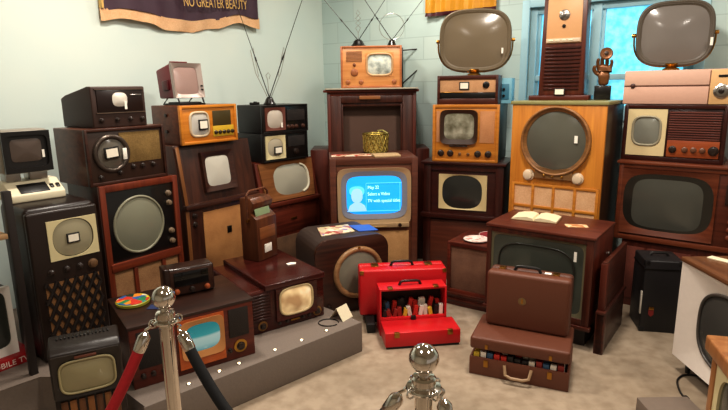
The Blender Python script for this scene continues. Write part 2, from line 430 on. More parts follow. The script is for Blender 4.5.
MB().box(0, W, -.02, .02, .565, .6, .006).build('ledge', DKWAL, t)
panel(t, 'speaker_cloth', .14, W-.1, .1, .53, -.006, weave('#9c6a3c','#b9854f'), .004); panel(t, 'badge', .34, .38, .34, .39, -.009, DKMET, 0)
for z in (.52, .46): knob(t, .07, z, .016, 0, .02, BAKE)

# --- orange set
t = thing('table_television', 'orange-fronted wooden table television with white screen, framed card and yellow dial strip', 'television', (-1.20,3.60,1.19), 54)
W, D, H = .482, .32, .262
cab(t, W, D, H, wood('#4a2516','#6a3a22','x'), ORANGE, .02)
panel(t, 'front_panel', .015, W-.015, .015, H-.015, .01, ORANGE)
c = rr(.155, .133, .15, .16, 4); bezel(t, c, .008, .009, plain('#c9b79a', .4)); screen(t, c, .01, crtglass('#c9c4bb', .3), .012); card(t, .175, .13, -.008, .075, .07)
panel(t, 'dial_window', .27, .43, .115, .22, .006, plain('#4b4024', .3))
panel(t, 'dial_strip', .265, .45, .04, .115, .004, plain('#c9a52e', .45))
for i in range(5): knob(t, .285+i*.037, .07, .012, .004, .016, BAKE)
for z in (.09, .2): MB().lathe([(.012,0),(.012,.012),(0,.014)], (0,.15,z), (-1,0,0), 14).build('side_button', BAKE, t)

# --- red portable
t = thing('portable_television', 'small dark red portable television tilted up on wire stand, on the orange-fronted set', 'television', (-1.225,3.7,1.452), 50)
T4 = Matrix.Translation((0,.06,.048)) @ Matrix.Rotation(R(-7),4,'X')
REDP = plain('#6e1b22', .35)
W, D, H = .232, .2, .235
m = MB(); m.prism([(.012,0),(D,.02),(D,H-.02),(.012,H)], 'x', .004, W-.004, .012, 3); m.xf(T4).build('casing', REDP, t)
c = rr(W/2-.008, H/2, .18, .185, 6)
m = MB(); m.ring(rect_for(c, 0, W, 0, H), c, -.012, .014, 0); m.xf(T4).build('front_bezel', plain('#a5978f', .3, .3), t)
m = MB(); m.dome(off(c,.003), .004, .008); m.xf(T4).build('screen', crtglass('#a48a82', .22), t, ang=80)
m = MB(); m.box(W-.024, W-.008, -.014, -.011, .05, .06); m.box(W-.024, W-.008, -.014, -.011, .075, .085); m.xf(T4).build('side_buttons', DKMET, t)
m = MB(); m.box(-.012, .006, .05, .12, .06, .13, .006); m.xf(T4).build('side_grip', plain('#4b1015', .4), t)
m = MB(); m.tube([(.05,.08,H+.005),(.05,.08,H+.02),(W-.05,.08,H+.02),(W-.05,.08,H+.005)], .005); m.xf(T4).build('handle', REDP, t)
for x in (.02, W-.02):
    MB().tube([(x,.06,.06),(x,.04,.02),(x,.03,.006),(x,.24,.006),(x,.18,.05)], .006).build('wire_leg', BLACK, t)
MB().box(.03, W-.03, .05, .2, 0, .02, .004).build('stand_plate', BLACK, t)

# --- white-bezel set on red case, on rack at far left
WOODL = wood('#8a6b4a','#b0906a','x')
t = thing('shelf_rack', 'dark metal shelf rack with pale wooden board at the far left edge', 'shelf', (-1.622,2.45,.19), 54)
for x in (-.95, -.035):
    for y in (0, .62): MB().box(x, x+.035, y, y+.03, 0, .92, .003).build('post', plain('#241b17', .45), t)
MB().box(-.95, -.04, -.0, .62, .70, .725, .003).build('shelf_board', WOODL, t)
t = thing('flat_case', 'flat red case with white lettering under the white television at far left', 'case', (-1.727,2.60,.19), 54)
MB().box(-.5, 0, 0, .26, 0, .05, .004).build('case_body', plain('#a5171b', .4), t)
text('MOBILE TV', .04, plain('#e5cfc2', .5), t, 'lettering', (-.03,-.0015,.012), (R(90),0,0), .0008, 'RIGHT')
t = thing('portable_television', 'white-bezel television on the flat red case at far left edge', 'television', (-1.795,2.585,.24), 54)
W, D, H = .42, .2, .36
MB().box(-W, 0, FD, D, 0, H, .02, 3).build('casing', plain('#39322c', .4), t)
c = rr(-.19, .19, .335, .30, 8); mask(t, -W, 0, 0, H, c, 0, WHITEP, FD+.004, 'front_bezel', .01); screen(t, c, .018, GLASS_D, .012)
for z in (.08, .14): knob(t, -.385, z, .013, 0, .015, BAKE)

# --- small black-brown set foreground on striped box
t = thing('striped_box', 'low wooden box with vertical stripes under the small foreground television', 'box', (-1.25,1.955,0), 28)
W, D, H = .262, .16, .34
MB().box(0, W, .008, D, 0, H, .006).build('box_body', BRBLK, t)
for i in range(7): MB().box(.02+i*.032, .045+i*.032, 0, .012, .03, H-.015, .002).build('stripe_board', wood('#6a4020','#9a6534','z') if i % 2 else wood('#4a2a16','#6d4426','z'), t)
t = thing('small_television', 'small black-brown television with rounded rectangular screen in the left foreground, on striped box', 'television', (-1.246,1.944,.34), 28)
W, D, H = .262, .17, .215
MB().prism([(0,0),(D,0),(D,H-.02),(D-.03,H+.01),(.03,H),(0,H-.02)], 'x', 0, W, .01, 3).build('cabinet', plain('#231a15', .4, bmp=.1), t)
c = rr(W/2, .092, .2, .138, 4.5)
mask(t, .008, W-.008, .006, H-.025, c, -.008, plain('#2a211b', .4), .004, 'front_bezel', 0); bezel(t, c, -.006, .005, plain('#9a8f6a', .4)); screen(t, c, .0, crtglass('#9c9270'), .014)
panel(t, 'badge', .09, .17, H-.045, H-.034, -.012, plain('#6a3c2c', .4), 0)
g = MB()
for i in range(14): g.box(.03+i*.0145, .037+i*.0145, .09, .13, H-.003, H+.0125, .001, 1)
g.build('vent', BLACK, t)

# --- wide console with cyan screen
t = thing('console_television', 'low wide wooden television with glowing cyan screen, orange surround and gold-ringed knob', 'television', (-1.078,2.279,.19), 35)
W, D, H = .604, .44, .312
MB().box(0, W, FD, D, 0, H-.012, .008).build('cabinet', DKWAL, t)
MB().box(-.006, W+.006, -.004, D+.004, H-.016, H, .005).build('top_board', wood('#22120c','#3a2016','x'), t)
f = MB(); f.box(0, W, 0, FD+.002, 0, H-.016, .004); f.build('front_panel', REDDK, t)
panel(t, 'speaker_panel', .03, .2, .095, H-.035, -.005, plain('#221a16', .6, bmp=.3, scale=300), .004)
for x in (.045, .09, .14, .185): knob(t, x, .06, .011, 0, .018, BAKE)
ORP = wood('#a34a20','#c4652c','x')
c = rr(.335, .175, .175, .14, 3.2); o2 = rr(.335, .172, .215, .2, 8)
mask(t, .215, .445, .03, H-.03, scl(o2,.98), -.008, ORP, .004, 'screen_surround')
m = MB(); m.ring(o2, c, -.013, .002, -.004); m.build('bezel', plain('#c58b55', .4), t)
CY = emit('#1f9c9c', .5, 0, 6, '#3fb7b0')
m, nt, b = newmat('cyan_picture'); tc = nt.nodes.new('ShaderNodeTexCoord'); sp = nt.nodes.new('ShaderNodeSeparateXYZ'); nt.links.new(tc.outputs['Object'], sp.inputs[0])
mr = nt.nodes.new('ShaderNodeMapRange'); mr.inputs[1].default_value = .1; mr.inputs[2].default_value = .25; nt.links.new(sp.outputs[2], mr.inputs[0])
rp = ramp(nt, mr.outputs[0], ['#5f9aa0','#a9c4bd','#b9cbc2','#2f9a9c','#1c8288'], [.0,.25,.5,.58,.9]); nt.links.new(rp.outputs[0], b.inputs['Emission Color']); b.inputs['Emission Strength'].default_value = .55
b.inputs['Base Color'].default_value = lin('#2a4a4c'); b.inputs['Roughness'].default_value = .15
screen(t, c, -.002, m, .014)
panel(t, 'speaker_panel', .47, .575, .125, H-.035, -.005, plain('#241a15', .6, bmp=.3, scale=300), .004)
knob(t, .525, .07, .02, 0, .02, BAKE, GOLD); knob(t, .468, .06, .01, 0, .018, BAKE)

t = thing('table_radio', 'small dark brown table radio with black dial and orange knobs, on cyan-screen television', 'radio', (-1.012,2.62,.502), 33)
W, D, H = .248, .12, .15
MB().box(0, W, .006, D, 0, H, .014, 4).build('cabinet', plain('#2d1a12', .3, coat=.3), t)
panel(t, 'front_panel', .012, W-.012, .012, H-.012, 0, plain('#3d2115', .3), .01)
panel(t, 'dial_glass', .035, W-.035, .055, H-.02, -.005, plain('#0f0d0c', .08), .002)
MB().box(-.012, .02, -.004, .1, 0, H+.008, .008, 3).build('side_pillar', plain('#2d1a12', .3), t)
for x in (.045, W-.045): knob(t, x, .03, .013, 0, .02, plain('#a5532a', .35))
knob(t, W/2, .03, .013, 0, .016, BAKE)

# colour tin
t = thing('picture_tin', 'round tin with multicoloured pictures on its lid, beside the small table radio', 'tin', (-1.175,2.575,.502), 20)
MB().lathe([(.074,0),(.08,.003),(.082,.016),(.078,.019),(0,.019)], k=40).build('tin_body', plain('#a5a23a', .35), t)
MB().lathe([(.078,.0195),(.077,.022),(0,.023)], k=40).build('picture_lid', patches(['#2f7f4f','#e0c92b','#c73a2a','#d98a2b','#2d5f9a','#e9e0b4','#1d3b2e','#3f8f86'], 26, .35), t)
tag(MB().prism([(0,0),(.06,-.01),(.065,.05),(.01,.055)], 'z', 0, .003).build('folded_leaflet', plain('#24325e', .6), None, None, (-1.075,2.49,.502), 10), 'dark blue folded leaflet beside the multicoloured tin', 'leaflet')

# --- mahogany television with lit screen, viewer on it
t = thing('table_television', 'mahogany television with stepped top, glowing cream screen and louvred left side', 'television', (-.642,2.822,.19), 36)
W, D, H = .482, .6, .25
BK = wood('#331009','#4d1c14','x', .25)
MB().box(0, W, FD, D, 0, H, .014, 4).build('cabinet', BK, t)
MB().box(.09, W+.004, -.012, D, H-.004, .284, .008, 3).build('top_slab', wood('#32100c','#4c1c16','x',.22), t)
MB().box(0, W, 0, FD+.004, 0, H, .008).build('front_panel', BK, t)
lv = MB()
for i in range(9): lv.box(.012, .125, -.007, .004, .08+i*.018, .091+i*.018, .002, 1)
lv.build('louvre_grille', wood('#2c0f0b','#431812','x'), t)
c = rr(.29, .155, .215, .165, 3.6)
mask(t, .155, .425, .05, H-.004, off(c,.006), -.016, BK, .004, 'screen_surround', -.008); bezel(t, c, -.008, .007, plain('#c9b489', .4))
m, nt, b = newmat('warm_tube'); n = nz(nt, 9, detail=2); r = ramp(nt, n.outputs[0], ['#b9946a','#e9cf9f','#fff0cf'], [.35,.55,.7]); nt.links.new(r.outputs[0], b.inputs['Base Color']); b.inputs['Roughness'].default_value = .2
b.inputs['Emission Strength'].default_value = .22; nt.links.new(r.outputs[0], b.inputs['Emission Color'])
screen(t, c, -.004, m, .016)
for x in (.07, .43): knob(t, x, .045, .017, 0, .02, BAKE, metal('#9a7448', .4))
for x in (.175, .225, .33, .375): knob(t, x, .035, .009, 0, .015, BAKE)
panel(t, 'brand_plate', .25, .31, .026, .038, -.004, BRASS, 0)

t = thing('film_viewer', 'tall brown wooden viewer box with carrying handle and slanted viewing hood, on the mahogany television', 'viewer', (-.674,3.297,.475), 60)
W, D, H = .19, .135, .405
VB = wood('#4a2818','#6b3e25','z', .3)
MB().prism([(0,0),(D,0),(D,H),(.05,H),(.02,H-.03),(.03,H-.06),(.055,H-.1),(0,H-.13)], 'x', 0, W, .004).build('body', VB, t)
vh = MB(); vh.box(.025, W-.025, -.002, .004, 0, .07, .002); vh.xf(Matrix.Translation((0,.027,H-.118)) @ Matrix.Rotation(R(-14),4,'X')); vh.build('viewing_glass', plain('#9bb08a', .08), t)
panel(t, 'name_panel', .02, W-.02, .14, .215, -.004, wood('#7b4a28','#98623a','x'), .002)
panel(t, 'paper_label', .06, .13, .045, .1, -.004, TAG, .002)
MB().tube([(.0-.006,.07,H-.14),(-.006,.07,H+.02),(.02,.07,H+.045),(W-.02,.07,H+.045),(W+.006,.07,H+.02),(W+.006,.07,H-.14)], .007).build('handle', BROWNW, t)
for x in (-.004, W+.004): MB().lathe([(.014,-.006),(.014,.006),(0,.008)], (x,.07,H-.14), (1,0,0), 14).build('hinge_knob', BRASS, t)
tag(MB().prism([(0,0),(.05,.005),(.06,.03),(.03,.045),(-.005,.03)], 'z', 0, .004).build('paper_slip', TAG, None, None, (-.48,3.22,.475), 20), 'small white paper slip on the top of the mahogany television', 'paper')

# folded card on the platform end + wire
t = thing('tent_card', 'folded white card standing at the right end of the grey platform', 'card', (-.135,3.0,.19), 55)
MB().prism([(0,0),(.002,0),(.05,.075),(.048,.075)], 'x', 0, .1).build('front_leaf', IVORY, t)
MB().prism([(.10,0),(.102,0),(.05,.075),(.048,.075)], 'x', 0, .1).build('back_leaf', IVORY, t)
for q in ((-.84,2.325),(-.725,2.44),(-.645,2.515),(-.485,2.655),(-.355,2.765),(-.225,2.88)):
    l_ = thing('stud_light', 'small bright stud set in the front edge of the grey platform', 'light', (q[0],q[1],.19), 0, 'studs along the platform edge')
    MB().lathe([(.011,0),(.011,.003),(.008,.005)], k=16).build('collar', STEEL, l_); MB().lathe([(.008,.004),(.007,.007),(0,.008)], k=16).build('lens', emit('#ffe2b0', 3.0), l_)
tag(MB().tube([(.06*math.cos(a*.3),.05*math.sin(a*.3),.004) for a in range(20)], .003, 6).build('wire_loop', BLACK, None, None, (-.22,2.99,.19)), 'thin black wire loop lying on the platform by the white card', 'wire')

# ================================================================== CORNER GROUP
t = thing('console_television', 'wooden console television with slanted trapezoid screen frame under the two black sets', 'television', (-.80,4.187,0), 48)
t.scale = (1.06,1,.967)
W, D, H = .578, .45, 1.008
MB().prism([(0,0),(D,0),(D,H),(.08,H),(.02,.68),(0,.66)], 'x', 0, W, .006).build('cabinet', REDDKZ, t)
th2 = math.atan2(.06, H-.68)
def tl2(mb): return mb.xf(Matrix.Translation((0,.02,.68)) @ Matrix.Rotation(-th2,4,'X'))
c = rr(.325, .165, .35, .26, 3.0)
def trap(pts):
    o = rect_for(pts, .02, W-.02, .0, .325); return [(.3+(x-.3)*(1-.09*(1-z/.325)), z) for x, z in o]
m = MB(); m.ring(trap(c), c, -.016, .0, -.004); tl2(m).build('screen_frame', wood('#6e4526','#8f5f38','x'), t)
m = MB(); m.dome(off(c,.004), 0, .018); tl2(m).build('screen', crtglass('#a9a595'), t, ang=80)
m = MB(); m.tube([(p[0],-.006,p[1]) for p in c[52:]+c[:12]], .010, 8); tl2(m).build('bright_bezel', plain('#d5cfb9', .35), t)
MB().box(-.006, W+.006, -.02, .03, .64, .675, .006).build('ledge', REDDK, t)
panel(t, 'front_panel', .04, W-.04, .4, .61, -.006, REDDK, .004); panel(t, 'lower_panel', .04, W-.04, .06, .37, -.006, CLOTH_D, .004)
panel(t, 'badge', .26, .32, .5, .52, -.01, BRASS, -.002)

for (loc, lab, kind) in (((-.79,4.262,.976), 'black table television with cream mask and framed card, under another black set', 0),
                         ((-.782,4.262,1.206), 'black table television with reddish screen frame, upper of the two black sets', 1)):
    t = thing('table_television', lab, 'television', loc, 48); t.scale = (1.06,1,1.09); W, D = .45, .33; H = .21 if not kind else .204
    cab(t, W, D, H, BLACK, BLACKG, .012)
    panel(t, 'front_panel', .01, W-.01, .01, H-.01, .01, BLACKG)
    c = rr(.125, H/2, .15, .13, 3.2 if kind else 2.6)
    mask(t, .03, .22, .02, H-.018, c, .0, plain('#6d3f33', .45) if kind else CREAM, .014, yi=.006); screen(t, c, .01, crtglass('#c9bfb2', .25) if kind else crtglass('#b7ad98', .25), .012)
    if kind: MB().box(.17, .185, -.008, -.004, .04, .075).build('paper_tag', TAG, t)
    else: card(t, .14, .085, -.008, .075, .055)
    if kind:
        for x in (.25, .29, .33, .4): knob(t, x, .04, .014, .01, .02, plain('#4a2c20', .35))
        MB().box(.24, .42, .004, .012, .085, .165, .002).build('speaker_cloth', weave('#171210','#2a211c'), t)
    else:
        knob(t, .33, .06, .022, .01, .02, BAKE); MB().box(.25, .42, .004, .012, .1, .18, .002).build('speaker_cloth', weave('#171210','#2a211c'), t)

def rabbit(name, lab, loc, yaw, tips, loops=(), br=.04):
    t = thing(name, lab, 'antenna', loc, yaw)
    MB().lathe([(br*1.25,0),(br*1.25,.008),(br,.02),(br*.75,.045),(br*.5,.06),(0,.068)], k=20).build('base', BLACKG, t)
    for tp in tips:
        a = Vector((0,0,.055)); d = Vector(tp)-a
        MB().tube([a, a+d*.45], .0034, 6).build('rod', DKMET, t); MB().tube([a+d*.44, a+d], .0024, 6).build('rod_tip', DKMET, t)
        MB().tube([a+d*.38, a+d*.42], .006, 8).build('grip', BLACK, t)
    for pts in loops: MB().tube(pts, .0022, 6).build('wire_loop', STEEL, t)
    return t
rabbit('rabbit_ear_antenna', 'black rabbit-ear antenna with long rods on the upper black set', (-.742,4.4,1.429), 0,
       [(-.22,-.06,.80),(.30,.0,.82)], [[(-.01,0,.05),(-.10,0,.25),(-.13,0,.42),(-.11,0,.44),(-.075,-.01,.22)], [(.01,0,.05),(.1,0,.25),(.145,0,.42),(.13,0,.44),(.075,0,.22)], [(0,0,.06),(-.008,0,.2),(-.02,0,.23),(0,0,.25),(.015,0,.23),(.005,0,.2)]])
t = thing('antenna_switch', 'black antenna switch lying on the upper black set beside the antenna', 'switch', (-.88,4.45,1.429), 48)
MB().box(-.03, .05, -.015, .02, 0, .02, .005).build('switch_body', BLACK, t); MB().box(.005, .025, -.01, .01, .019, .026, .002).build('switch_button', DKMET, t)

# --- blue screen console
t = thing('console_television', 'brown wooden console television with bright blue lit screen and gold bezel in the corner', 'television', (-.262,4.15,0), 4)
W, D, H = .69, .50, 1.018
BW_ = wood('#4f2a1e','#6d3d2b','x')
cab(t, W, D, H, BW_, BW_, .05, .05, .04, .05)
panel(t, 'face_panel', .045, W-.045, .03, H-.028, .014, wood('#5a3322','#74452f','x'))
GB = plain('#bfa27c', .35, .25)
c = rr(.345, .725, .46, .325, 5.5); o = rr(.345, .71, .58, .46, 9)
m = MB(); m.ring(o, c, -.014, .02, .006); m.build('bezel', GB, t)
m = MB(); m.ring(off(c,.03), off(c,-.014), -.006, .012, .008); m.build('inner_bezel', plain('#8c8d98', .35), t)
BLUE = emit('#1f97e8', .95); c2 = off(c,-.012)
m = MB(); m.dome(off(c,.003), .008, .008); sc = m.build('screen', BLUE, t, 'lit blue picture tube', ang=80); UP = .025
LB = emit('#58b9f5', 1.0); LB2 = emit('#8db6e6', .95); WT = emit('#bdeaff', 1.15)
ln = MB(); ln.box(.28, .56, -.004, -.003, .795, .80); ln.box(.278, .282, -.004, -.003, .58, .795); ln.box(.13, .55, -.004, -.003, .572, .577); ln.box(.545, .55, -.004, -.003, .577, .8)
ln.xf(Matrix.Translation((0,0,.025))).build('picture_lines', LB, sc)
fg = MB(); fg.prism([(p[0],p[1]) for p in rr(.208, .70, .09, .115, 2.3, 28)], 'y', -.005, -.004); fg.prism([(.135,.575),(.285,.575),(.27,.62),(.235,.645),(.185,.645),(.15,.62)], 'y', -.005, -.004)
fg.xf(Matrix.Translation((0,0,.025))).build('face_silhouette', LB2, sc); MB().prism([(p[0],p[1]) for p in rr(.208, .735, .12, .08, 2.5, 28)], 'y', -.0045, -.0035).xf(Matrix.Translation((0,0,.025))).build('hair_silhouette', LB, sc)
for tx, z in (('May 22', .752), ('Select a Video', .70), ('TV with special titles', .645)): text(tx, .036, WT, sc, 'lettering', (.292,-.006,z+.025), (R(90),0,0), .0004, 'LEFT', .85)
panel(t, 'control_strip', .07, .62, .465, .5, -.02, GB, .01); MB().lathe([(.014,0),(.014,.012),(0,.014)], (.545,-.02,.484), (0,-1,0), 16).build('knob', BAKE, t)
panel(t, 'control_bar', .09, .44, .47, .478, -.026, plain('#c9ab79', .3, .4), -.018)
panel(t, 'speaker_cloth', .07, W-.07, .06, .43, .006, weave('#a0764a','#bd9362'))
tag(MB().box(-.26, .12, -.06, .07, 0, .006, .002).build('newspaper', patches(['#b03a30','#d9b9a0','#c9a98a','#8a4030','#e4d2bb'], 20), None, None, (.0,4.36,1.018), 6), 'flat red and cream magazine on top of the blue-screen television', 'magazine')
t = thing('newspaper_roll', 'pale folded newspaper beside the basket on the blue-screen television', 'newspaper', (.16,4.31,1.018), 12)
MB().prism([(-.1,0),(.1,0),(.1,.012),(.0,.02),(-.1,.012)], 'x', -.09, .12, .002).build('folded_sheet', plain('#c3a67f', .7, var=.4, scale=60), t)

# basket
t = thing('wire_basket', 'round gold mesh basket on the blue-screen television', 'basket', (.105,4.535,1.018), 0)
m, nt, b = newmat('gold_mesh'); tc = nt.nodes.new('ShaderNodeTexCoord'); v = nt.nodes.new('ShaderNodeTexVoronoi'); v.inputs['Scale'].default_value = 70
nt.links.new(tc.outputs['Object'], v.inputs['Vector']); r = ramp(nt, v.outputs['Distance'], ['#4a4018','#b3a25a'], [.2,.55]); nt.links.new(r.outputs[0], b.inputs['Base Color']); b.inputs['Roughness'].default_value = .45; b.inputs['Metallic'].default_value = .3
MB().lathe([(.085,0),(.098,.01),(.107,.16),(.103,.16),(.094,.015),(0,.012)], k=32).build('basket_body', m, t)
bd = MB()
for i in range(16):
    for s_ in (1,-1):
        bd.tube([( (.1+.008*z_)*math.cos(2*PI*i/16+s_*z_*.6), (.1+.008*z_)*math.sin(2*PI*i/16+s_*z_*.6), .01+z_*.145) for z_ in (0,.25,.5,.75,1)], .003, 5)
bd.build('mesh_wires', metal('#b59f55', .4), t)
MB().tube([(.107*math.cos(a*PI/16),.107*math.sin(a*PI/16),.16) for a in range(32)], .005, 8, True).build('rim', metal('#b59f55', .4), t)
MB().tube([(.1,0,.16),(.06,.02,.185),(.02,.05,.18)], .006, 6).build('tie', plain('#a59c5a', .6), t)

# empty cabinet + tan set
t = thing('empty_cabinet', 'dark wooden open-front cabinet with stepped frame behind the blue-screen television', 'cabinet', (-.307,4.76,0), 0)
W, D, H = .772, .4, 1.515
m = MB(); m.box(0, .03, 0, D, 0, H, .004); m.box(W-.03, W, 0, D, 0, H, .004); m.box(.03, W-.03, 0, D, H-.03, H, .003); m.box(.03, W-.03, .05, D, .88, .91); m.box(.03, W-.03, .0, D, 0, .1)
m.build('carcass', REDDKZ, t)
MB().box(-.03, W+.02, -.03, D+.01, H, H+.023, .006).build('top_board', REDDK, t)
m = MB(); m.box(.03, .12, .0, .03, .1, H-.03, .004); m.box(W-.12, W-.03, .0, .03, .1, H-.03, .004); m.box(.12, W-.12, 0, .03, H-.09, H-.03, .004); m.box(.115, .135, .02, .05, .9, H-.09, .003); m.box(W-.135, W-.115, .02, .05, .9, H-.09, .003); m.box(.135, W-.135, .02, .05, H-.12, H-.09, .003)
m.build('face_frame', wood('#3a1a12','#5a2e20','z'), t)
MB().box(.03, W-.03, .14, .16, .91, H-.03).build('back_panel', plain('#6d5245', .6), t); MB().box(.12, W-.12, 0.005, .03, .1, .88).build('lower_panel', MAHOG, t)
MB().box(.28, .46, -.034, .0, H-.06, H-.03, .003).build('brass_plate', wood('#9a6238','#b67d4c','x'), t)
for x0, x1 in ((-.16,0),(W,W+.12)): MB().box(x0, x1, .02, D, 0, 1.02, .005).build('side_wing', REDDKZ, t)
tag(MB().box(-.36, .43, 0, .36, 0, .012, .002).build('shelf_board', plain('#b9b09c', .6), None, None, (.04,4.7,1.538), -2), 'thin pale board between tan television and open dark cabinet', 'board')
t = thing('table_television', 'tan wooden table television with rounded silver screen, in the corner under two antennas', 'television', (-.185,4.8,1.55), -3)
W, D, H = .526, .3, .352
PT = plain('#b9b58e', .6)
MB().box(0, W, FD, D, 0, H, .006).build('cabinet', plain('#a9925f', .5), t)
f = MB(); _frame(f, W, H, 0, .018, .018, .018, .018, .004); f.build('front_frame', wood('#a5623a','#bf7a4c','x'), t)
panel(t, 'front_panel', .015, W-.015, .015, H-.015, .008, PINKTAN)
c = rr(.335, .195, .22, .18, 4.2); mask(t, .335-.12, .335+.12, .195-.1, .195+.1, off(c,-.004), .002, PINKTAN, .012); bezel(t, c, .004, .009, plain('#c9a277', .4))
m, nt, b = newmat('silver_tube'); n = nz(nt, 16, detail=3); r = ramp(nt, n.outputs[0], ['#8d9690','#cfd6cd','#f2f2df'], [.35,.55,.75]); nt.links.new(r.outputs[0], b.inputs['Base Color']); b.inputs['Roughness'].default_value = .2
screen(t, c, .008, m, .014)
g = MB()
for i in range(8): g.box(.05, .185, .003, .01, .225+i*.011, .229+i*.011, .001, 1)
g.build('grille_lines', plain('#8a5433', .5), t)
knob(t, .118, .13, .028, .008, .018, plain('#a3653c', .4)); knob(t, .118, .195, .012, .008, .012, plain('#7a4526', .4))
for x in (.06, .175, .46): knob(t, x, .05, .018, .008, .018, plain('#a3653c', .4))
rabbit('rabbit_ear_antenna', 'black rabbit-ear antenna with curled wire on the left of the tan corner set', (-.03,4.93,1.902), 0, [(-.36,0,.48),(.3,0,.48)],
       [[(0,0,.06),(0,0,.12),(.022,0,.16),(-.022,0,.20),(.022,0,.24),(-.015,0,.28),(0,0,.31),(.02,0,.28),(-.022,0,.24),(.022,0,.20),(-.022,0,.16),(0,0,.12)]], .055)
rabbit('rabbit_ear_antenna', 'smaller black rabbit-ear antenna with round loop on the right of the tan corner set', (.265,4.96,1.902), 0, [(.34,0,.48),(-.32,.0,.52)],
       [[(.11*math.sin(a*PI/10),0,.17-.11*math.cos(a*PI/10)) for a in range(21)]], .036)
t = thing('rod_antenna', 'two-rod antenna lying behind the tan corner set, rods reaching to the right', 'antenna', (.36,5.2,1.55), 0)
MB().box(-.04, .02, -.02, .02, 0, .36, .004).build('base', BLACK, t)
MB().tube([(0,0,.335),(.45,0,.365)], .006).build('rod', DKMET, t); MB().tube([(.0,0,.0+.02),(.38,0,.355)], .006).build('rod', DKMET, t)

# --- rounded-top porthole console with magazine
t = thing('porthole_television', 'dark brown rounded-top television with round porthole screen, behind the grey platform and red cases', 'television', (-.335,3.49,0), 25)
W, D, H = .556, .42, .545
prof = [(0,0),(W,0),(W,H-.1)] + [(W-.1+.1*math.cos(a), H-.1+.1*math.sin(a)) for a in (.3,.6,.9,1.2,PI/2)] + [(.1+.1*math.cos(a), H-.1+.1*math.sin(a)) for a in (PI/2,1.9,2.2,2.5,2.8)] + [(0,H-.1)]
MB().prism(prof, 'y', FD, D, .004).build('cabinet', plain('#40312a', .55, var=.3, bmp=.15, scale=150), t)
MB().prism([(p[0],p[1]) for p in prof], 'y', 0, FD+.004, .004).build('front_panel', DKWAL, t)
c = rr(.318, .285, .34, .34, 2); bezel(t, c, -.006, .02, wood('#8a6543','#a9825a','x')); screen(t, c, -.002, crtglass('#8a8676'), .03)
knob(t, .09, .06, .018, 0, .02, BAKE); knob(t, .49, .06, .018, 0, .02, BAKE)
knob(t, .318, .468, .008, -.02, .012, BRASS)
mg = [(-.0,0),(.26,.0),(.30,.2),(.06,.22)]
tag(MB().prism(mg, 'z', 0, .008, .002).build('open_magazine', patches(['#e6d9b8','#cdbf9d','#b98a7d','#e9e2cd','#9a86a8','#d5c49a','#a8524a'], 22), None, None, (-.30,3.62,.546), 27), 'printed cream magazine lying open on the rounded-top television', 'magazine')
tag(MB().prism([(0,0),(.14,-.03),(.15,.14),(.0,.19)], 'z', 0, .006, .002).build('blue_folder', plain('#3a66c2', .45), None, None, (-.04,3.74,.546), 25), 'bright blue folder on the rounded-top television, right of the magazine', 'folder')

# ================================================================== RED CASES
def handle(t, x, y, z, w=.11, mat=None, hgt=.03, ax='x', name='handle'):
    pts = [(x-w/2,y,z),(x-w/2+.01,y,z+hgt*.8),(x-w*.3,y,z+hgt),(x+w*.3,y,z+hgt),(x+w/2-.01,y,z+hgt*.8),(x+w/2,y,z)]
    MB().tube(pts, .009, 8).build(name, mat or BLACK, t)
tag(MB().prism([(0,-.13),(.055,-.13),(.055,.05),(.5,.05),(.5,.2),(0,.2)], 'z', 0, .06, .006).build('flat_bag', plain('#15120f', .6), None, None, (0,3.37,0), 4), 'flat black bag on the floor under the closed red case', 'bag')
t = thing('hard_case', 'closed bright red hard case with black handle, behind the open red case', 'case', (-.037,3.38,.06), 4)
W, D, H = .584, .17, .316
MB().box(0, W, 0, D*.62, 0, H, .014, 3).build('case_front', REDVINYL, t); MB().box(0, W, D*.62+.003, D, 0, H, .014, 3).build('case_back', REDVINYL, t)
handle(t, W/2, D*.5, H, .15, BLACK, .03)
for x in (.11, W-.11): MB().box(x-.025, x+.025, D*.4, D*.8, H-.002, H+.006, .002).build('latch', BRASS, t)
for x in (.004, W-.03): MB().box(x, x+.026, -.003, .02, H-.03, H-.004, .003).build('corner_cap', BRASS, t)
t = thing('tube_caddy', 'open red case with lid folded down in front, full of small tube cartons', 'case', (.09,3.2,0), 7)
W, D, H = .434, .13, .312
m = MB(); m.box(0, .012, 0, D, .0, H, .003); m.box(W-.012, W, 0, D, 0, H, .003); m.box(.01, W-.01, 0, D, H-.014, H, .003); m.box(.01, W-.01, 0, D, 0, .12, .003)
m.build('case_body', REDVINYL, t); MB().box(.012, W-.012, D-.012, D, .12, H-.014).build('inner_back', plain('#2b1512', .7), t)
m = MB(); m.box(.004, W+.036, -.192, -.004, .014, .105, .005); m.build('front_lid', REDVINYL, t); MB().box(.01, W+.03, -.188, -.006, 0, .016, .003).build('lid_base', plain('#1a0e0c', .6), t)
handle(t, W/2-.01, D*.5, H, .14, plain('#35110f', .4), .026)
for x in (.07, W-.07): MB().box(x-.016, x+.016, -.003, .04, H-.004, H+.006, .002).build('latch', BRASS, t)
for x in (.075, W-.03): MB().box(x-.016, x+.016, -.197, -.18, .075, .108, .002).build('latch', BRASS, t)
MB().box(.2, .23, -.02, .0, .1, .13, .002).build('clasp', BLACK, t)
CC_ = [plain('#d9cfbf', .6), plain('#c93024', .5), plain('#d5b53a', .5), plain('#1f1b19', .5), plain('#e9e2d5', .6), plain('#8d2a22', .5), plain('#3c5c7a', .5)]
rnd = random.Random(3)
def carton(loc, yaw, mat, sz, lab, grp, tiltx=0):
    m = MB(); m.box(-sz[0]/2, sz[0]/2, -sz[1]/2, sz[1]/2, 0, sz[2], .001, 1)
    o = m.build('tube_carton', mat, None, None, loc, yaw); o.rotation_euler = (0, R(tiltx), R(yaw)); tag(o, lab, 'carton', grp)
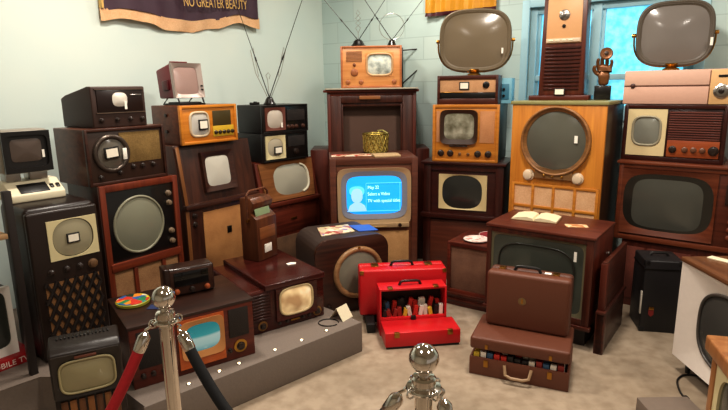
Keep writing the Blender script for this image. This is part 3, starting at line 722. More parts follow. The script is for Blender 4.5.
def loc_in(o, x, y, z):
    a = o.rotation_euler.z; return (o.location.x+x*math.cos(a)-y*math.sin(a), o.location.y+x*math.sin(a)+y*math.cos(a), o.location.z+z)
names = {0:'greyish white',1:'bright red',2:'yellow',3:'black',4:'white',5:'dark red',6:'blue'}
for row, (y, z) in enumerate(((.03,.12),(.085,.12))):
    for i in range(12):
        x = .032+i*.0335; ci = rnd.choice([0,1,2,3,4,4,0,5,3,1,6])
        carton(loc_in(t, x, y, z), 7+rnd.uniform(-6,6), CC_[ci], (.026,.03,(.055 if row == 0 else .085)+rnd.uniform(-.01,.015)),
               '%s tube carton in the %s row inside the open red case' % (names[ci], ('front','back')[row]), 'tube cartons in the open red case', rnd.uniform(-13,13))

# ================================================================== BROWN SUITCASES
t = thing('open_suitcase', 'brown suitcase lying flat with lid ajar over tube cartons, under the upright suitcase', 'suitcase', (.568,2.73,0), -24)
W, D = .515, .34
m = MB(); m.box(0, W, 0, .012, 0, .105, .004); m.box(0, W, D-.012, D, 0, .105, .004); m.box(0, .012, .008, D-.008, 0, .105, .004); m.box(W-.012, W, .008, D-.008, 0, .105, .004); m.box(.004, W-.004, .004, D-.004, 0, .02, .003)
m.build('lower_shell', BRVINYL, t)
m = MB(); m.box(0, W, 0, D, .15, .22, .014, 3); m.build('lid', BRVINYL, t)
for x in (.05, W-.05): MB().box(x-.012, x+.012, D-.006, D+.004, .08, .17, .002).build('hinge', BRASS, t)
handle_pts = [(.19,-.008,.09),(.2,-.03,.045),(.23,-.035,.035),(.29,-.035,.035),(.32,-.03,.045),(.33,-.008,.09)]
MB().tube(handle_pts, .009, 8).build('handle', plain('#a78a6b', .5), t)
for x in (.09, .42):
    MB().box(x-.012, x+.012, -.006, .004, .055, .095, .002).build('latch', BRASS, t); MB().box(x-.008, x+.008, -.005, .004, .16, .185, .002).build('latch_plate', BRASS, t)
for row, y in enumerate((.03, .07)):
    for i in range(13):
        x = .035+i*.0365; ci = rnd.choice([5,1,4,3,0,6,1,5,3]) if i else 2
        carton(loc_in(t, x, y, .02), -24+rnd.uniform(-5,5), CC_[ci], (.03,.03,(.1 if row == 0 else .112)+rnd.uniform(-.008,.012)),
               '%s tube carton in the %s row under the ajar suitcase lid' % (names[ci], ('front','back')[row]), 'tube cartons in the brown suitcase')
t = thing('upright_suitcase', 'brown vinyl suitcase standing upright with round emblem, on top of the open suitcase', 'suitcase', (.684,2.885,.22), -27)
W, D, H = .447, .145, .322
MB().box(0, W, 0, D*.55, 0, H, .022, 4).build('front_shell', BRVINYL, t); MB().box(0, W, D*.55+.003, D, 0, H, .022, 4).build('back_shell', plain('#5d3423', .5, var=.25, bmp=.15, scale=240), t)
MB().lathe([(.022,0),(.022,.003),(.017,.004),(.016,.002),(0,.002)], (.2,0,.17), (0,-1,0), 24).build('emblem', metal('#a08a6a', .4), t)
MB().box(.195, .205, -.004, 0, .158, .184).build('emblem_mark', BRASS, t)
handle(t, .21, D*.5, H-.002, .14, BLACK, .026)
MB().box(.3, .335, D*.45, D*.65, H-.001, H+.003, .001).build('paper_tag', TAG, t)
for x in (.07, .36): MB().box(x-.018, x+.018, D*.4, D*.75, H-.004, H+.004, .001).build('latch', BRASS, t)

# ================================================================== BACK WALL ROW
t = thing('speaker_cabinet', 'reddish-brown wooden speaker cabinet with brown cloth front, between red case and large dark television', 'speaker', (.592,3.727,0), -35)
W, D, H = .358, .36, .472
cab(t, W, D, H, REDDKZ, RED_X.copy() if False else REDDK, .025, .025, .12, .03)
panel(t, 'speaker_cloth', .02, W-.02, .115, H-.025, .014, weave('#6b4a38','#85604a'))
for z in (.03, .075): MB().box(-.004, W+.004, -.014, .01, z, z+.022, .004).build('base_moulding', MAHOG, t)
PLT = patches(['#e6cfc4','#e9d9d0','#c98a84','#ead9d2'], 40)
for nm, loc, mt, lab in (('souvenir_plate', loc_in(t,.17,.12,H), PLT, 'round pale pink and white plate on the speaker cabinet'), ('souvenir_plate', loc_in(t,.22,.28,H), plain('#8d2f35', .45), 'round dark red plate on the speaker cabinet, behind the pale plate')):
    p = thing(nm, lab, 'plate', loc, 0)
    MB().lathe([(.05,0),(.055,.004),(.088,.012),(.09,.014),(.085,.015),(.055,.008),(0,.008)], k=36).build('dish', mt, p)
    MB().tube([(.089*math.cos(a*PI/18),.089*math.sin(a*PI/18),.014) for a in range(36)], .0025, 6, True).build('rim', plain('#e0d2c8', .4), p)

# dark console with cream mask
t = thing('console_television', 'very dark mahogany console television with cream mask around black round-sided screen', 'television', (.482,4.3,0), -22)
W, D, H = .628, .42, .974
MZ = wood('#2b0f0b','#431a12','z', .28); MX = wood('#2b0f0b','#431a12','x', .28)
cab(t, W, D, H-.02, MZ, MZ, .06, .06, .05, .05); MB().box(-.02, W+.02, -.02, D, H-.02, H, .006).build('top_board', MX, t)
panel(t, 'face_panel', .055, W-.055, .045, H-.065, .016, MX)
c = rr(.31, .735, .315, .265, 2.8); mask(t, .125, .505, .595, .875, c, .004, plain('#cdb98a', .5), .018, yi=.01); screen(t, c, .014, crtglass('#33332f'), .014)
MB().box(-.015, W+.015, -.025, .02, .52, .56, .008).build('ledge', MX, t)
panel(t, 'lower_panel', .06, W-.06, .08, .5, .006, wood('#4c2417','#653423','x'))
# tan two-handled set on it
t = thing('table_television', 'honey wood table television with dark-framed silver screen, on the dark cream-masked console', 'television', (.548,4.3,.974), -22)
W, D, H = .516, .45, .442
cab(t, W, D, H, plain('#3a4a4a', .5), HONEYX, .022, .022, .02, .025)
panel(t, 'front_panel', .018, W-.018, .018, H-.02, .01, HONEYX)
panel(t, 'speaker_cloth', .37, W-.035, .15, H-.05, .006, weave('#b07a50','#c48e62')); panel(t, 'speaker_cloth', .03, .06, .15, H-.05, .006, weave('#b07a50','#c48e62'))
c = rr(.21, .275, .235, .2, 5); o = rr(.21, .27, .29, .265, 7)
m = MB(); m.ring(o, c, -.014, .012, .0); m.build('screen_frame', plain('#3a2416', .35), t)
m, nt, b = newmat('mottled_tube'); n = nz(nt, 12, detail=4); r = ramp(nt, n.outputs[0], ['#5f5a47','#8d8a78','#b9b6a4'], [.35,.55,.72]); nt.links.new(r.outputs[0], b.inputs['Base Color']); b.inputs['Roughness'].default_value = .16
screen(t, c, .004, m, .014)
for x in (.07, .145, .36, .44): knob(t, x, .065, .022, .008, .024, BAKE)
for x in (.22, .285): knob(t, x, .06, .01, .008, .014, plain('#6a4424', .4))
MB().box(.14, .28, -.012, .006, .118, .128, .002).build('brand_strip', BAKE, t)
# predicta base + swivel screen
t = thing('television_base', 'dark wooden control base with pale grille strip under the brown swivel screen', 'television base', (.581,4.3,1.416), -22)
W, D, H = .466, .2, .218
cab(t, W, D, H, MAHOG, MAHOG, .02, .02, .045, .03)
panel(t, 'grille_strip', .018, W-.018, .09, H-.028, .012, weave('#b98a62','#cfa47a', 220)); panel(t, 'lower_strip', .018, W-.018, .043, .088, .014, BLACKG)
card(t, .21, .14, .008, .075, .06); knob(t, .375, .145, .022, .01, .018, BLACKG); panel(t, 'brand_strip', .03, .2, .088, .094, .006, BRASS)
def swivel(lab, loc, yaw, w, h, shell, tube, n=3.2):
    t = thing('swivel_screen', lab, 'television', loc, yaw)
    zc = h/2+.036
    MB().lathe([(.05,0),(.05,.01),(.035,.016),(.028,.022),(.045,.038),(.04,.044)], k=24).build('stem', BRASS, t)
    o = rr(0, zc, w, h, n); 
    m = MB(); m.dome(o, .045, -.10, 8); m.ring(o, off(o,-.012), -.02, .046); m.build('back_shell', shell, t, ang=70)
    MB().tube([(p[0],-.012,p[1]) for p in o], .011, 10, True).build('rim', shell, t, ang=80)
    i = off(o, -.024); MB().ring(off(o,-.006), i, -.02, .0, -.012).build('bezel', shell, t)
    MB().dome(off(i,.004), -.012, .03).build('screen', tube, t, ang=80)
    arc = [((w/2+.03)*math.cos(a), .01, zc+(h/2+.03)*math.sin(a)) for a in [R(x) for x in range(-150, 6, 12)]]
    arc = [((w/2+.022)*math.copysign(abs(math.cos(R(x)))**.7, math.cos(R(x))), .015, zc-(h/2+.012)*abs(math.sin(R(x)))**.7) for x in range(180, 361, 10)]
    MB().tube(arc, .006, 8).build('yoke', BRASS, t)
    for s in (-1, 1): MB().lathe([(.012,-.012),(.014,.0),(.012,.014),(0,.016)], (s*(w/2+.022),.015,zc), (s,0,0), 14).build('pivot_knob', BRASS, t)
    return t, zc
t, zc = swivel('brown swivel television screen on stem, gold banner above it', (.855,4.245,1.634), -12, .51, .435, plain('#6e5f47', .5), crtglass('#857762', .2))
sticker(t, .2, zc-.08, -.045, .014, .04)
t = thing('metal_chassis', 'small metal chassis box with blue window light painted in, behind the dark control base', 'chassis', loc_in(bpy.data.objects['television_base'], .42, .215, 0), -22)
WINLIT_BLUE = plain('#93cfe2', .4)  # window light on the metal, painted in as pale blue
MB().box(0, .12, 0, .17, 0, .195, .005).build('box', WINLIT_BLUE, t); MB().box(.02, .1, -.004, .0, .03, .15, .001).build('panel', plain('#4b8aa3', .4), t)
for z in (.06, .11): MB().lathe([(.01,0),(.01,.012),(0,.014)], (.06,-.004,z), (0,-1,0), 12).build('knob', DKMET, t)

# tall honey console
t = thing('console_television', 'tall honey wood console television with big round screen and eight pale cloth squares', 'television', (1.085,3.97,0), -38)
W, D, H = .646, .45, 1.444
MB().box(0, W, FD, D, 0, H-.025, .004).build('cabinet', wood('#2e1b12','#49301f','z'), t)
MB().box(-.012, W+.012, -.01, D+.005, H-.025, H, .005).build('top_board', plain('#8f8a5c', .4), t)
f = MB(); f.box(0, W, 0, FD+.002, 0, H-.025, .004); f.build('front_panel', HONEY, t)
cz, cr = 1.17, .205; c = rr(.325, cz, 2*cr, 2*cr, 2)
m = MB(); m.ring(off(c,.035), c, -.03, .002, -.012); m.build('bezel', wood('#6e4a26','#8d6236','x'), t)
MB().tube([(p[0],-.026,p[1]) for p in off(c,.028)], .009, 10, True).build('bezel_rim', wood('#7d5530','#9b6d40','x'), t)
screen(t, c, -.006, crtglass('#66655a', .2), .03); sticker(t, .47, 1.19, -.03, .022, .05)
MB().prism([(.19,.905),(.46,.905),(.45,.995),(.41,.985),(.325,.968),(.24,.985),(.2,.995)], 'y', -.026, .002, .003).build('control_plate', wood('#6b4a2c','#8d6a42','x'), t)
for x in (.265, .325, .39): knob(t, x, .925, .009, -.026, .012, BRASS)
for x in (.145, .49): knob(t, x, .92, .036, 0, .03, plain('#d8c3a8', .35))
gx = [.035+i*.148 for i in range(5)]; gz = [.53,.69,.85]
m = MB(); 
for x in gx: m.box(x-.01, x+.01, -.012, .004, .52, .86, .003)
for z in gz: m.box(.025, .637, -.011, .004, z-.01, z+.01, .003)
m.build('grille_lattice', HONEYX, t)
for i in range(4):
    for j in range(2): MB().box(gx[i]+.01, gx[i+1]-.01, -.003, .003, gz[j]+.01, gz[j+1]-.01).build('cloth_square', CLOTH_P, t)
panel(t, 'lower_panel', .035, W-.035, .06, .48, -.004, CLOTH_O, .003)

# set standing on it
t = thing('tall_television', 'narrow upright mahogany set with tan dial panel above dark louvres, before the window', 'television', (1.305,4.08,1.444), -30)
W, D, H = .30, .2, .73
MB().box(-.07, W+.05, -.03, D, 0, .035, .008).build('base_board', REDDK, t)
MB().prism([(-.008,.035),(W+.008,.035),(W-.006,H),(.006,H)], 'y', .006, D-.03, .005).build('cabinet', wood('#4a1f14','#6d3422','z'), t)
MB().prism([(.03,.40),(W-.03,.40),(W-.034,H-.012),(.034,H-.012)], 'y', -.004, .01, .003).build('dial_panel', plain('#d9a878', .45), t)
MB().lathe([(.036,0),(.036,.006),(.03,.01),(.012,.012),(.01,.02),(0,.022)], (W/2,-.004,.59), (0,-1,0), 28).build('dial', STEEL, t)
MB().lathe([(.012,0),(.012,.008),(0,.01)], (W/2,-.004,.515), (0,-1,0), 16).build('knob', DKMET, t)
MB().box(.034, W-.034, -.012, 0, .405, .432, .003).build('trim_strip', plain('#d5c0a6', .4), t)
for i in range(4): MB().box(.05+i*.045, .08+i*.045, -.016, -.011, .414, .424, .002).build('trim_button', IVORY, t)
lv = MB()
for i in range(12): lv.box(.028, W-.028, -.006, .008, .075+i*.026, .089+i*.026, .003, 1)
lv.build('louvres', wood('#34120d','#4c1f15','x'), t)
card(t, W/2, .06, -.034, .075, .05)
# hand-shaped award statuette
t = thing('award_statuette', 'bronze statuette of a hand holding a disc on black plinth, by the window', 'statuette', (1.725,3.965,1.444), -25)
BZ = plain('#8a5a34', .38, .35, var=.3)
MB().prism([(-.055,-.045),(.055,-.045),(.055,.045),(-.055,.045)], 'z', 0, .1, .004).build('plinth', BLACKG, t)
HV = [(0,0,.096),(0,0,.13),(0,0,.17),(0,0,.205)]; HE = [(0,1),(1,2),(2,3)]; HR = [(.036,.028),(.031,.024),(.042,.022),(.045,.02)]
def finger(root, pts, r0):
    p = root
    for k_, q in enumerate(pts): HV.append(q); HE.append((p, len(HV)-1)); HR.append((r0-.0012*k_,)*2); p = len(HV)-1
finger(3, [(-.036,-.006,.222),(-.040,-.022,.252),(-.034,-.036,.274)], .0125)
finger(3, [(-.013,-.006,.232),(-.015,-.026,.264),(-.010,-.038,.288)], .013)
finger(3, [(.012,-.006,.230),(.013,-.026,.26),(.012,-.038,.282)], .013)
finger(3, [(.036,-.005,.22),(.041,-.022,.245),(.036,-.034,.264)], .0115)
finger(2, [(-.045,-.012,.178),(-.060,-.028,.205),(-.052,-.04,.23)], .0135)
HV = [(x*1.15, y, .098+(z-.098)*1.08) for x, y, z in HV]; HR = [(a*1.15, b_*1.1) for a, b_ in HR]
sk = bpy.data.meshes.new('hand'); sk.from_pydata(HV, HE, []); ho = bpy.data.objects.new('hand', sk); COL.objects.link(ho); ho.parent = t
sm_ = ho.modifiers.new('skin','SKIN'); sm_.use_smooth_shade = True
for i, r_ in enumerate(HR): sk.skin_vertices[0].data[i].radius = r_
sk.skin_vertices[0].data[0].use_root = True
sb = ho.modifiers.new('sub','SUBSURF'); sb.levels = 2; sb.render_levels = 2; sk.materials.append(BZ)
MB().lathe([(.036,-.01),(.042,-.005),(.042,.005),(.036,.01),(.024,.008),(.022,.011),(.01,.011),(0,.01)], (.008,-.05,.318), (.1,-1,.15), 32).build('disc', BZ, t)
MB().lathe([(.014,0),(.014,.006),(.006,.008),(0,.008)], (.008,-.062,.32), (.1,-1,.15), 16).build('disc_hub', plain('#3d2614', .4), t)

# right console stack
t = thing('console_television', 'large mahogany console television with wide oval-sided dark screen, behind the black upright case', 'television', (1.766,3.7,0), -38)
W, D, H = .80, .42, 1.042
MB().box(.05, W-.02, .03, D, 0, .5, .004).build('lower_cabinet', REDDKZ, t)
g = MB()
for i in range(5): g.box(.08+i*.14, .2+i*.14, .022, .032, .06, .44, .002)
g.build('lower_grille', weave('#5d2a1c','#74392a', 120), t)
MB().box(0, W, FD, D, .49, H-.02, .005).build('cabinet', BRN_D, t)
f = MB(); _frame(f, W, H-.02, .49, .03, .03, .035, .03, .005); f.build('front_frame', BRN_X, t)
MB().box(-.015, W+.01, -.012, D+.002, H-.022, H, .006).build('top_board', BRN_X, t)
panel(t, 'face_panel', .026, W-.026, .52, H-.046, .012, BRN_D)
c = rr(.305, .768, .535, .385, 3.4); mask(t, .03, .585, .54, .99, scl(c,.985), -.002, BRN_X, .016, 'screen_surround', .012)
MB().dome(off(c,.004), .0105, .0).build('screen_backing', crtglass('#2e2a24'), t); screen(t, rr(.305, .76, .41, .33, 4.5), .0095, crtglass('#55544c', .14), .014)
panel(t, 'knob_plate', .63, .76, .80, .93, .002, plain('#40302a', .3, .4)); knob(t, .695, .865, .034, .0, .024, STEEL); 
for z in (.74, .69, .64, .59): knob(t, .67, z, .014, .01, .02, plain('#7a3a22', .35))
t = thing('radio_television', 'radio-television with cream screen panel on left, dark louvres and orange dial right', 'television', (1.793,3.75,1.042), -38)
W, D, H = .6, .36, .374
cab(t, W, D, H, MZ, MX, .025, .025, .03, .025)
panel(t, 'face_panel', .02, W-.02, .025, H-.02, .014, MX)
c = rr(.145, .2, .17, .19, 3.4); mask(t, .025, .262, .035, H-.03, c, .004, plain('#d9c79b', .5), .016); bezel(t, c, .005, .008, plain('#9a927c', .4)); screen(t, c, .01, crtglass('#8a8a7f'), .014)
lv = MB()
for i in range(12): lv.box(.275, W-.035, .004, .018, .15+i*.0155, .159+i*.0155, .001, 1)
lv.build('louvres', wood('#5d3028','#74443a','x'), t)
panel(t, 'dial_panel', .275, W-.03, .035, .145, .004, wood('#8a3f1c','#a55628','x'))
for x, r_ in ((.31,.02),(.38,.016),(.43,.016),(.48,.016),(.54,.026)): knob(t, x, .085, r_, .004, .02, plain('#6b4632', .3) if r_ < .02 else BAKE)
t = thing('television_base', 'long pinkish-beige control base with round dial at right, under the grey swivel screen', 'television base', (1.784,3.78,1.416), -38)
W, D, H = .64, .3, .222
PK = plain('#cfa793', .5)
MB().box(0, W, .012, D, 0, H, .008).build('case', PK, t)
panel(t, 'front_panel', .004, .5, .004, .115, -.002, PK, .014, .003); panel(t, 'front_band', .004, .5, .125, H-.004, .002, plain('#d9b39f', .5), .014, .003)
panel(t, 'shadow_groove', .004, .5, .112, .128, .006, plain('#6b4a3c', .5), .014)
panel(t, 'dial_panel', .505, W-.006, .004, H-.004, -.004, plain('#d9b07c', .45), .014, .003)
MB().lathe([(.045,0),(.045,.006),(.034,.01),(.03,.02),(0,.024)], (.57,-.004,.085), (0,-1,0), 28).build('dial', STEEL, t); knob(t, .57, .085, .014, -.026, .012, BAKE)
knob(t, .06, .122, .014, 0, .014, plain('#4a2a22', .4)); panel(t, 'badge', .545, .595, .17, .185, -.008, DKMET, 0)
t, zc = swivel('grey swivel television screen with brass yoke in front of the window', (2.06,3.715,1.638), -26, .43, .395, plain('#5a5044', .45), crtglass('#857e78', .16), 3.4)
sticker(t, .21, zc-.06, -.045, .016, .05)
tag(MB().tube([(0,0,0),(-.08,.05,.32)], .004, 6).build('antenna_rod', DKMET, None, None, (2.44,3.50,1.638)), 'thin single antenna rod at the right edge on the pinkish-beige base', 'antenna')

# large dark television with books on it
t = thing('console_television', 'large dark mahogany television with wide greenish screen on dark base, books on top', 'television', (.787,3.352,0), -37)
W, D, H = .655, .46, .70
MB().box(.0, W, FD, D, .14, H-.02, .005).build('cabinet', REDDKZ, t)
f = MB(); _frame(f, W, H-.02, .14, .03, .045, .05, .03, .005); f.build('front_frame', MAHOGZ, t)
MB().box(-.008, W+.008, -.008, D+.005, H-.02, H, .006).build('top_board', wood('#4c2014','#6d3423','x'), t)
hole = rr(.32, .42, .555, .43, 12)
mask(t, .03, W-.045, .185, H-.05, hole, .008, plain('#6d674f', .4), .016, 'screen_mask', .014)
c = rr(.315, .41, .47, .37, 3.8)
MB().dome(off(hole,.004), .016, 0).build('mask_glass', crtglass('#50534a', .12), t); screen(t, c, .016, crtglass('#474a42', .12), .012); bezel(t, c, .01, .004, plain('#2d2c26', .3))
sticker(t, .555, .57, -.004, .016, .06)
MB().box(.03, W-.03, .06, D-.03, .0, .14, .005).build('plinth', plain('#1c0e0a', .5), t)
MB().box(-.012, W+.012, -.012, .02, .125, .15, .005).build('base_moulding', MAHOG, t)
for z in (.52,): MB().lathe([(.014,0),(.014,.012),(0,.016)], (W,.35,z), (1,0,0), 14).build('side_knob', STEEL, t)
top = bpy.data.objects[t.name]
def openbook(lab, loc, yaw, w, d, c):
    b_ = thing('open_book', lab, 'book', loc, yaw)
    MB().box(-w, w, 0, d, 0, .006, .002).build('cover', c, b_)
    for s in (-1, 1):
        pr = [(0,.006),(s*w*.06,.02),(s*w*.3,.028),(s*w*.7,.022),(s*w*.96,.012),(s*w*.96,.006)]
        MB().prism(pr if s > 0 else pr[::-1], 'y', .004, d-.004).build('page_block', plain('#e3d6b4', .7, var=.15, scale=30), b_)
openbook('open book with cream pages lying on the large dark television', loc_in(t, .235, .17, H), -30, .145, .19, plain('#7d5a3a', .6))
tag(MB().box(0, .13, 0, .075, 0, .004, .001).build('picture_postcard', patches(['#c99a6b','#e0c39a','#b97a50'], 30), None, None, loc_in(t, .45, .15, H), -10), 'orange and cream postcard on the large dark television, right of the open book', 'card')

# dark L-shaped panel stand beside it
t = thing('panel_stand', 'dark wooden stand of stacked side panels right of the large dark television', 'stand', (1.352,2.925,0), 53)
MB().box(.0, .52, -.03, .015, .0, .26, .005).build('lower_panel', DKWAL, t); MB().box(.02, .54, -.018, .01, .26, .56, .005).build('upper_panel', MAHOG, t)
MB().box(-.01, .53, -.036, .018, .25, .268, .004).build('ledge', MAHOG, t); MB().box(.0, .05, -.034, .018, 0, .26, .004).build('foot', MAHOG, t)
MB().box(.015, .06, -.024, .014, .26, .55, .004).build('edge_post', REDDKZ, t)

# black case on the floor
t = thing('speaker_case', 'black upright case with small red emblem, on floor before big mahogany console', 'case', (1.752,3.22,0), -12)
W, D, H = .225, .24, .475
BV = plain('#1d1a1b', .45, bmp=.12, scale=220)
MB().box(0, W, 0, D, 0, H, .01, 3).build('case_body', BV, t); MB().box(-.003, W+.003, -.003, D+.003, H-.06, H-.052, .001).build('seam', DKMET, t)
handle(t, W/2, D/2, H-.002, .11, BLACK, .022)
MB().prism([(.045,.12),(.06,.105),(.075,.12),(.075,.15),(.045,.15)], 'y', -.004, .002).build('emblem', plain('#8d2a26', .4), t)
MB().box(.045, .075, -.006, -.001, .152, .17, .001).build('latch', BRASS, t)
MB().box(-.006, .002, .0, .02, .12, .27, .002).build('side_strip', plain('#d5cdbf', .5), t)
for x in (.0, W-.03):
    for z in (.0, H-.03): MB().box(x-.002, x+.032, -.003, .03, z-.0 if z else 0, z+.032, .006).build('corner_cap', plain('#1a1819', .35), t)

# white television at right
t = thing('white_television', 'white-fronted television with wide dark rounded screen and brown top, at right edge facing left', 'television', (1.70,2.75,0), -90)
W, D, H = .80, .5, .65
MB().box(.0, W, FD, D, .1, H-.025, .01).build('cabinet', wood('#4a2b1b','#67432b','x'), t)
c = rr(.47, .36, .62, .40, 3.0)
mask(t, 0, W, .09, H-.025, c, -.006, plain('#e4d9cf', .35), FD+.003, 'white_front', .018); screen(t, c, .02, crtglass('#4a4844', .14), .03); bezel(t, c, .014, .008, plain('#4b4540', .35))
MB().box(-.008, W, -.012, D+.005, H-.025, H, .006).build('top_board', wood('#5d3a24','#7c5234','x'), t)
for x in (.05, W-.08):
    for y in (.06, D-.08): MB().lathe([(.012,0),(.018,.1),(0,.1)], (x,y,0), (0,0,1), 12).build('leg', BLACK, t)
tag(MB().box(0, .11, 0, .05, 0, .006, .001).build('paper_slip', IVORY, None, None, loc_in(t, .03, .1, H), -60), 'pale paper slip on the brown top of the white television', 'paper')
pts = [(1.82,2.62,.006),(1.78,2.66,.006),(1.72,2.665,.006),(1.66,2.62,.006),(1.62,2.54,.006),(1.60,2.47,.006),(1.605,2.44,.006)]
def smooth(p, n=6):
    o = []
    for i in range(len(p)-1):
        a, b_, c_, d_ = [Vector(p[max(0,min(len(p)-1,k))]) for k in (i-1,i,i+1,i+2)]
        for s in range(n):
            u = s/n; o.append(.5*((2*b_)+(-a+c_)*u+(2*a-5*b_+4*c_-d_)*u*u+(-a+3*b_-3*c_+d_)*u**3))
    o.append(Vector(p[-1])); return o
t = thing('power_cord', 'black power cord curling on the floor under the white television', 'cord', (1.7,2.6,0), 0)
MB().tube([v-Vector((1.7,2.6,0)) for v in smooth(pts)], .005, 6).build('cable', BLACK, t); MB().box(-.112, -.09, -.175, -.145, 0, .018, .003).build('plug', BLACK, t)

# wooden set at the right corner
t = thing('wooden_receiver', 'light orange wooden receiver with cream mask and dark panel, in the bottom right corner', 'television', (1.33,1.905,0), -105)
W, D, H = .46, .4, .60
OW = wood('#8f5c36','#ad7a4b','z')
MB().box(0, W, FD, D, 0, H, .006).build('cabinet', wood('#2e221b','#43342a','z'), t)
f = MB(); _frame(f, W, H, 0, .04, .04, .05, .05, .006); f.build('front_frame', OW, t)
MB().box(-.006, W+.006, -.03, .16, H-.05, H+.012, .01, 3).build('top_rail', OW, t)
c = rr(.2, .36, .24, .28, 3); mask(t, .035, W-.12, .14, H-.05, c, .006, CREAM, .02); screen(t, c, .016, GLASS_D, .012)
panel(t, 'control_panel', W-.12, W-.04, .05, H-.05, .008, plain('#5c3a22', .45)); panel(t, 'lower_panel', .035, W-.12, .05, .14, .008, CLOTH_T)
for z in (.45, .36, .27): knob(t, W-.08, z, .014, .006, .018, BAKE)
tag(MB().box(0, .07, 0, .05, 0, .004, .001).build('label_card', IVORY, None, None, loc_in(t, .1, .03, H+.012), -100), 'small cream label card on top of the orange wooden receiver', 'card')
tag(MB().box(0, .24, 0, .32, 0, .095, .004).build('grey_plinth', plain('#7d6e62', .7, var=.15), None, None, (1.285,2.0,0), 0), 'low grey plinth on the floor at the bottom right, beside the power cord', 'plinth')

# ================================================================== BANNERS
def cloth(name, s0, s1, zt, zb, amp, wl, ph, mat, parent, drop=None, y=-.02, nx=60, nz_=10, th=.004):
    m = MB(); vs = []; fs = []
    for side in (0, 1):
        for j in range(nz_+1):
            for i in range(nx+1):
                u = i/nx; v = j/nz_; s = s0+(s1-s0)*u
                bot = zb + (drop(u) if drop else 0); top_ = zt(u) if callable(zt) else zt
                vs.append((s, y - amp*(.3+.7*v)*math.sin(u*wl+ph) - .006*math.sin(u*46+v) - side*th, top_+(bot-top_)*v))
    n = (nx+1)*(nz_+1)
    for j in range(nz_):
        for i in range(nx):
            a = j*(nx+1)+i; fs.append((a,a+1,a+nx+2,a+nx+1)); fs.append((n+a,n+a+nx+1,n+a+nx+2,n+a+1))
    for i in range(nx):
        a = i; fs.append((a,n+a,n+a+1,a+1)); a = nz_*(nx+1)+i; fs.append((a,a+1,n+a+1,n+a))
    m._geo(vs, fs); return m.build(name, mat, parent, ang=80)
t = thing('purple_banner', 'dark purple banner with gold lettering and gold fringe, on the left wall', 'banner', (CX,5.86,0), YL)
PUR = plain('#4b3040', .55, var=.3, scale=14); FRG = weave('#d3a67a', '#e8c096', 120)
FT = [(-2.39,2.108),(-2.24,2.132),(-2.06,2.124),(-1.87,2.093),(-1.66,2.089),(-1.42,2.124),(-1.17,2.189),(-.95,2.17)]
FB = [(-2.4,2.025),(-2.25,2.053),(-2.06,2.042),(-1.88,2.001),(-1.67,2.0),(-1.42,2.046),(-1.17,2.11),(-.95,2.077)]
def interp(P, u):
    x = -2.40+1.47*u
    if x <= P[0][0]: return P[0][1]
    for a, b_ in zip(P, P[1:]):
        if x <= b_[0]:
            f = (x-a[0])/(b_[0]-a[0]); f = f*f*(3-2*f); return a[1]+(b_[1]-a[1])*f
    return P[-1][1]
cloth('banner_cloth', -2.385, -.94, 2.75, 0, .025, 9, 0, PUR, t, lambda u: interp(FT,u)-.01, -.03)
cloth('fringe', -2.40, -.93, lambda u: interp(FT,u), 0, .025, 9, 0, FRG, t, lambda u: interp(FB,u), -.032)
GLT = plain('#d9b26a', .45, .2)
text('NO GREATER BEAUTY', .105, GLT, t, 'lettering', (-1.42,-.078,2.207), (R(90),R(-3.4),0), .001, 'CENTER', .62)
tr = MB(); tr.box(-2.395, -2.38, -.06, -.02, 2.11, 2.75); tr.build('edge_trim', GLT, t)
t = thing('gold_banner', 'shiny gold banner with dark red hem on the back wall above the brown swivel screen', 'banner', (CX,5.86,0), YB)
GC = plain('#e0a030', .3, .1, var=.35, scale=10); 
cloth('banner_cloth', 1.24, 1.9, 2.8, 0, .012, 11, 1, GC, t, lambda u: 2.195, -.03, 40)
cloth('hem', 1.24, 1.9, lambda u: 2.197, 0, .012, 11, 1, plain('#4a1420', .5), t, lambda u: 2.165, -.032, 40, 2)

# ================================================================== STANCHIONS AND ROPES
def stanchion(lab, x, y):
    t = thing('rope_stanchion', lab, 'stanchion', (x,y,0), 0)
    MB().lathe([(.16,0),(.16,.012),(.14,.028),(.05,.04),(.024,.05),(0,.05)], k=40).build('base', CHROME, t)
    MB().lathe([(.0195,.045),(.0195,.935)], k=28).build('pole', CHROME, t)
    MB().lathe([(.0195,.915),(.024,.918),(.024,.926),(.036,.93),(.038,.934),(.036,.938),(.026,.94),(.026,.956),(.022,.961),(.013,.963),(.012,.975)], k=32).build('collar', CHROME, t)
    MB().ball((0,0,1.0), .0315, u=36, v=20).build('ball_finial', CHROME, t, ang=180)
    for k in range(4):
        a = k*PI/2+.6
        MB().tube([(.034*math.cos(a)+.0*q, .034*math.sin(a), .942) if q == 0 else ((.034+.011*math.sin(q*.7))*math.cos(a), (.034+.011*math.sin(q*.7))*math.sin(a), .942-.011*(1-math.cos(q*.7))) for q in range(10)], .0022, 6).build('ring_eye', CHROME, t)
    return t
stanchion('chrome rope stanchion with ball top at left, holding red and black ropes', -.55, 1.39)
stanchion('chrome rope stanchion with ball top in the centre foreground, before the red cases', .12, 1.03)
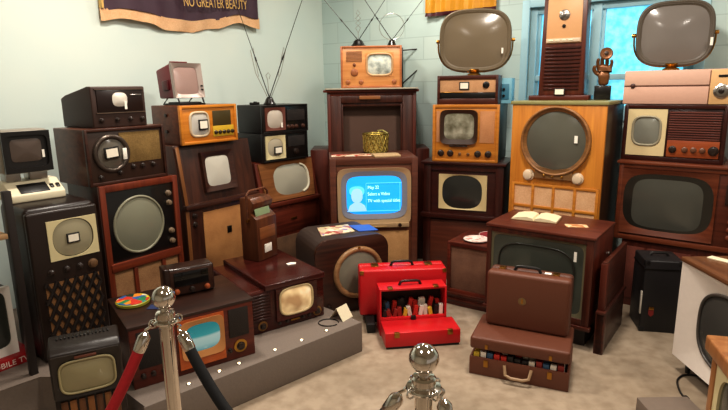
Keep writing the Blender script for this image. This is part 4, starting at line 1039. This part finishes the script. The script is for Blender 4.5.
def rope(lab, P0, P1, sag, mat, caps, r=.015):
    P0, P1 = Vector(P0), Vector(P1); n = 48; pts = []
    for i in range(n+1):
        u = i/n; p = P0.lerp(P1, u); p.z -= sag*4*u*(1-u); pts.append(p)
    t = thing('barrier_rope', lab, 'rope', (P0.x,P0.y,0), 0); o = Vector((P0.x,P0.y,0)); L = [p-o for p in pts]
    ln = [0]
    for a, b_ in zip(L, L[1:]): ln.append(ln[-1]+(b_-a).length)
    def cut(a, b_): return [p for p, s in zip(L, ln) if a <= s <= b_]
    def at(s):
        for i in range(n):
            if ln[i+1] >= s: f = (s-ln[i])/(ln[i+1]-ln[i]); return L[i].lerp(L[i+1], f)
        return L[-1]
    tot = ln[-1]; e = [.055, .09]
    MB().tube([at(.06)]+cut(.07, tot-.07)+[at(tot-.06)], r, 14).build('rope_body', mat, t)
    for a0, a1, aa in ((.024,.074,0),(tot-.024,tot-.074,tot)):
        A, B = at(a0), at(a1); d = (B-A); l = d.length
        MB().lathe([(.006,-.002),(.011,.004),(.0165,.012),(.0165,l),(.0155,l+.004)], A, d, 24).build('end_cap', CHROME, t)
        E = at(aa)
        MB().tube([E.lerp(A, q/6)+Vector((.005*math.sin(q*PI/3),0,0)) for q in range(7)], .0035, 8).build('hook', CHROME, t)
    return t
VR = plain('#b01a22', .75, var=.3, scale=120); VK = plain('#0c0a0b', .8, var=.2, scale=120)
rope('black velvet rope hanging between the two chrome stanchions', (-.512,1.372,.93), (.08,1.035,.93), .3, VK, None)
rope('red velvet rope hanging from the left chrome stanchion', (-.588,1.37,.93), (-1.4,.95,.93), .5, VR, None)
rope('short rope end hooked to the right of the centre stanchion', (.157,1.03,.93), (.55,.55,.93), .6, VK, None)

# ================================================================== LIGHT
def area(name, loc, size, power, col, rot=(0,0,0), sy=None):
    l = bpy.data.lights.new(name, 'AREA'); l.energy = power; l.color = col; l.size = size
    if sy: l.shape = 'RECTANGLE'; l.size_y = sy
    o = bpy.data.objects.new(name, l); COL.objects.link(o); o.location = loc; o.rotation_euler = rot
WARM = (1,.92,.82)
for i, (x, y, p) in enumerate(((-1.0,2.9,38),(.9,2.7,42),(-.6,.6,24),(1.3,.6,24),(.2,4.4,20),(2.6,2.2,20))): area('ceiling_lamp', (x,y,2.93), .3, p, WARM)
wr = bpy.data.worlds.new('room_world'); bpy.context.scene.world = wr; wr.use_nodes = True
bg = wr.node_tree.nodes['Background']; bg.inputs[0].default_value = (1,.88,.74,1); bg.inputs[1].default_value = .32

# ================================================================== CAMERA
TH, RO = R(12.2), R(.8)
fwd = Vector((0,math.cos(TH),-math.sin(TH))); r0 = Vector((1,0,0)); u0 = Vector((0,math.sin(TH),math.cos(TH)))
rt = r0*math.cos(RO)-u0*math.sin(RO); up = r0*math.sin(RO)+u0*math.cos(RO)
cam = bpy.data.cameras.new('camera'); co = bpy.data.objects.new('camera', cam); COL.objects.link(co)
M4 = Matrix((rt, up, -fwd)).transposed().to_4x4(); M4.translation = (0,0,1.55); co.matrix_world = M4
cam.sensor_fit = 'HORIZONTAL'; cam.sensor_width = 36; cam.lens = 36*541/728; cam.clip_start = .05
sc = bpy.context.scene; sc.camera = co
sc.view_settings.view_transform = 'Standard'; sc.view_settings.look = 'None'; sc.view_settings.exposure = .3; sc.view_settings.gamma = .86
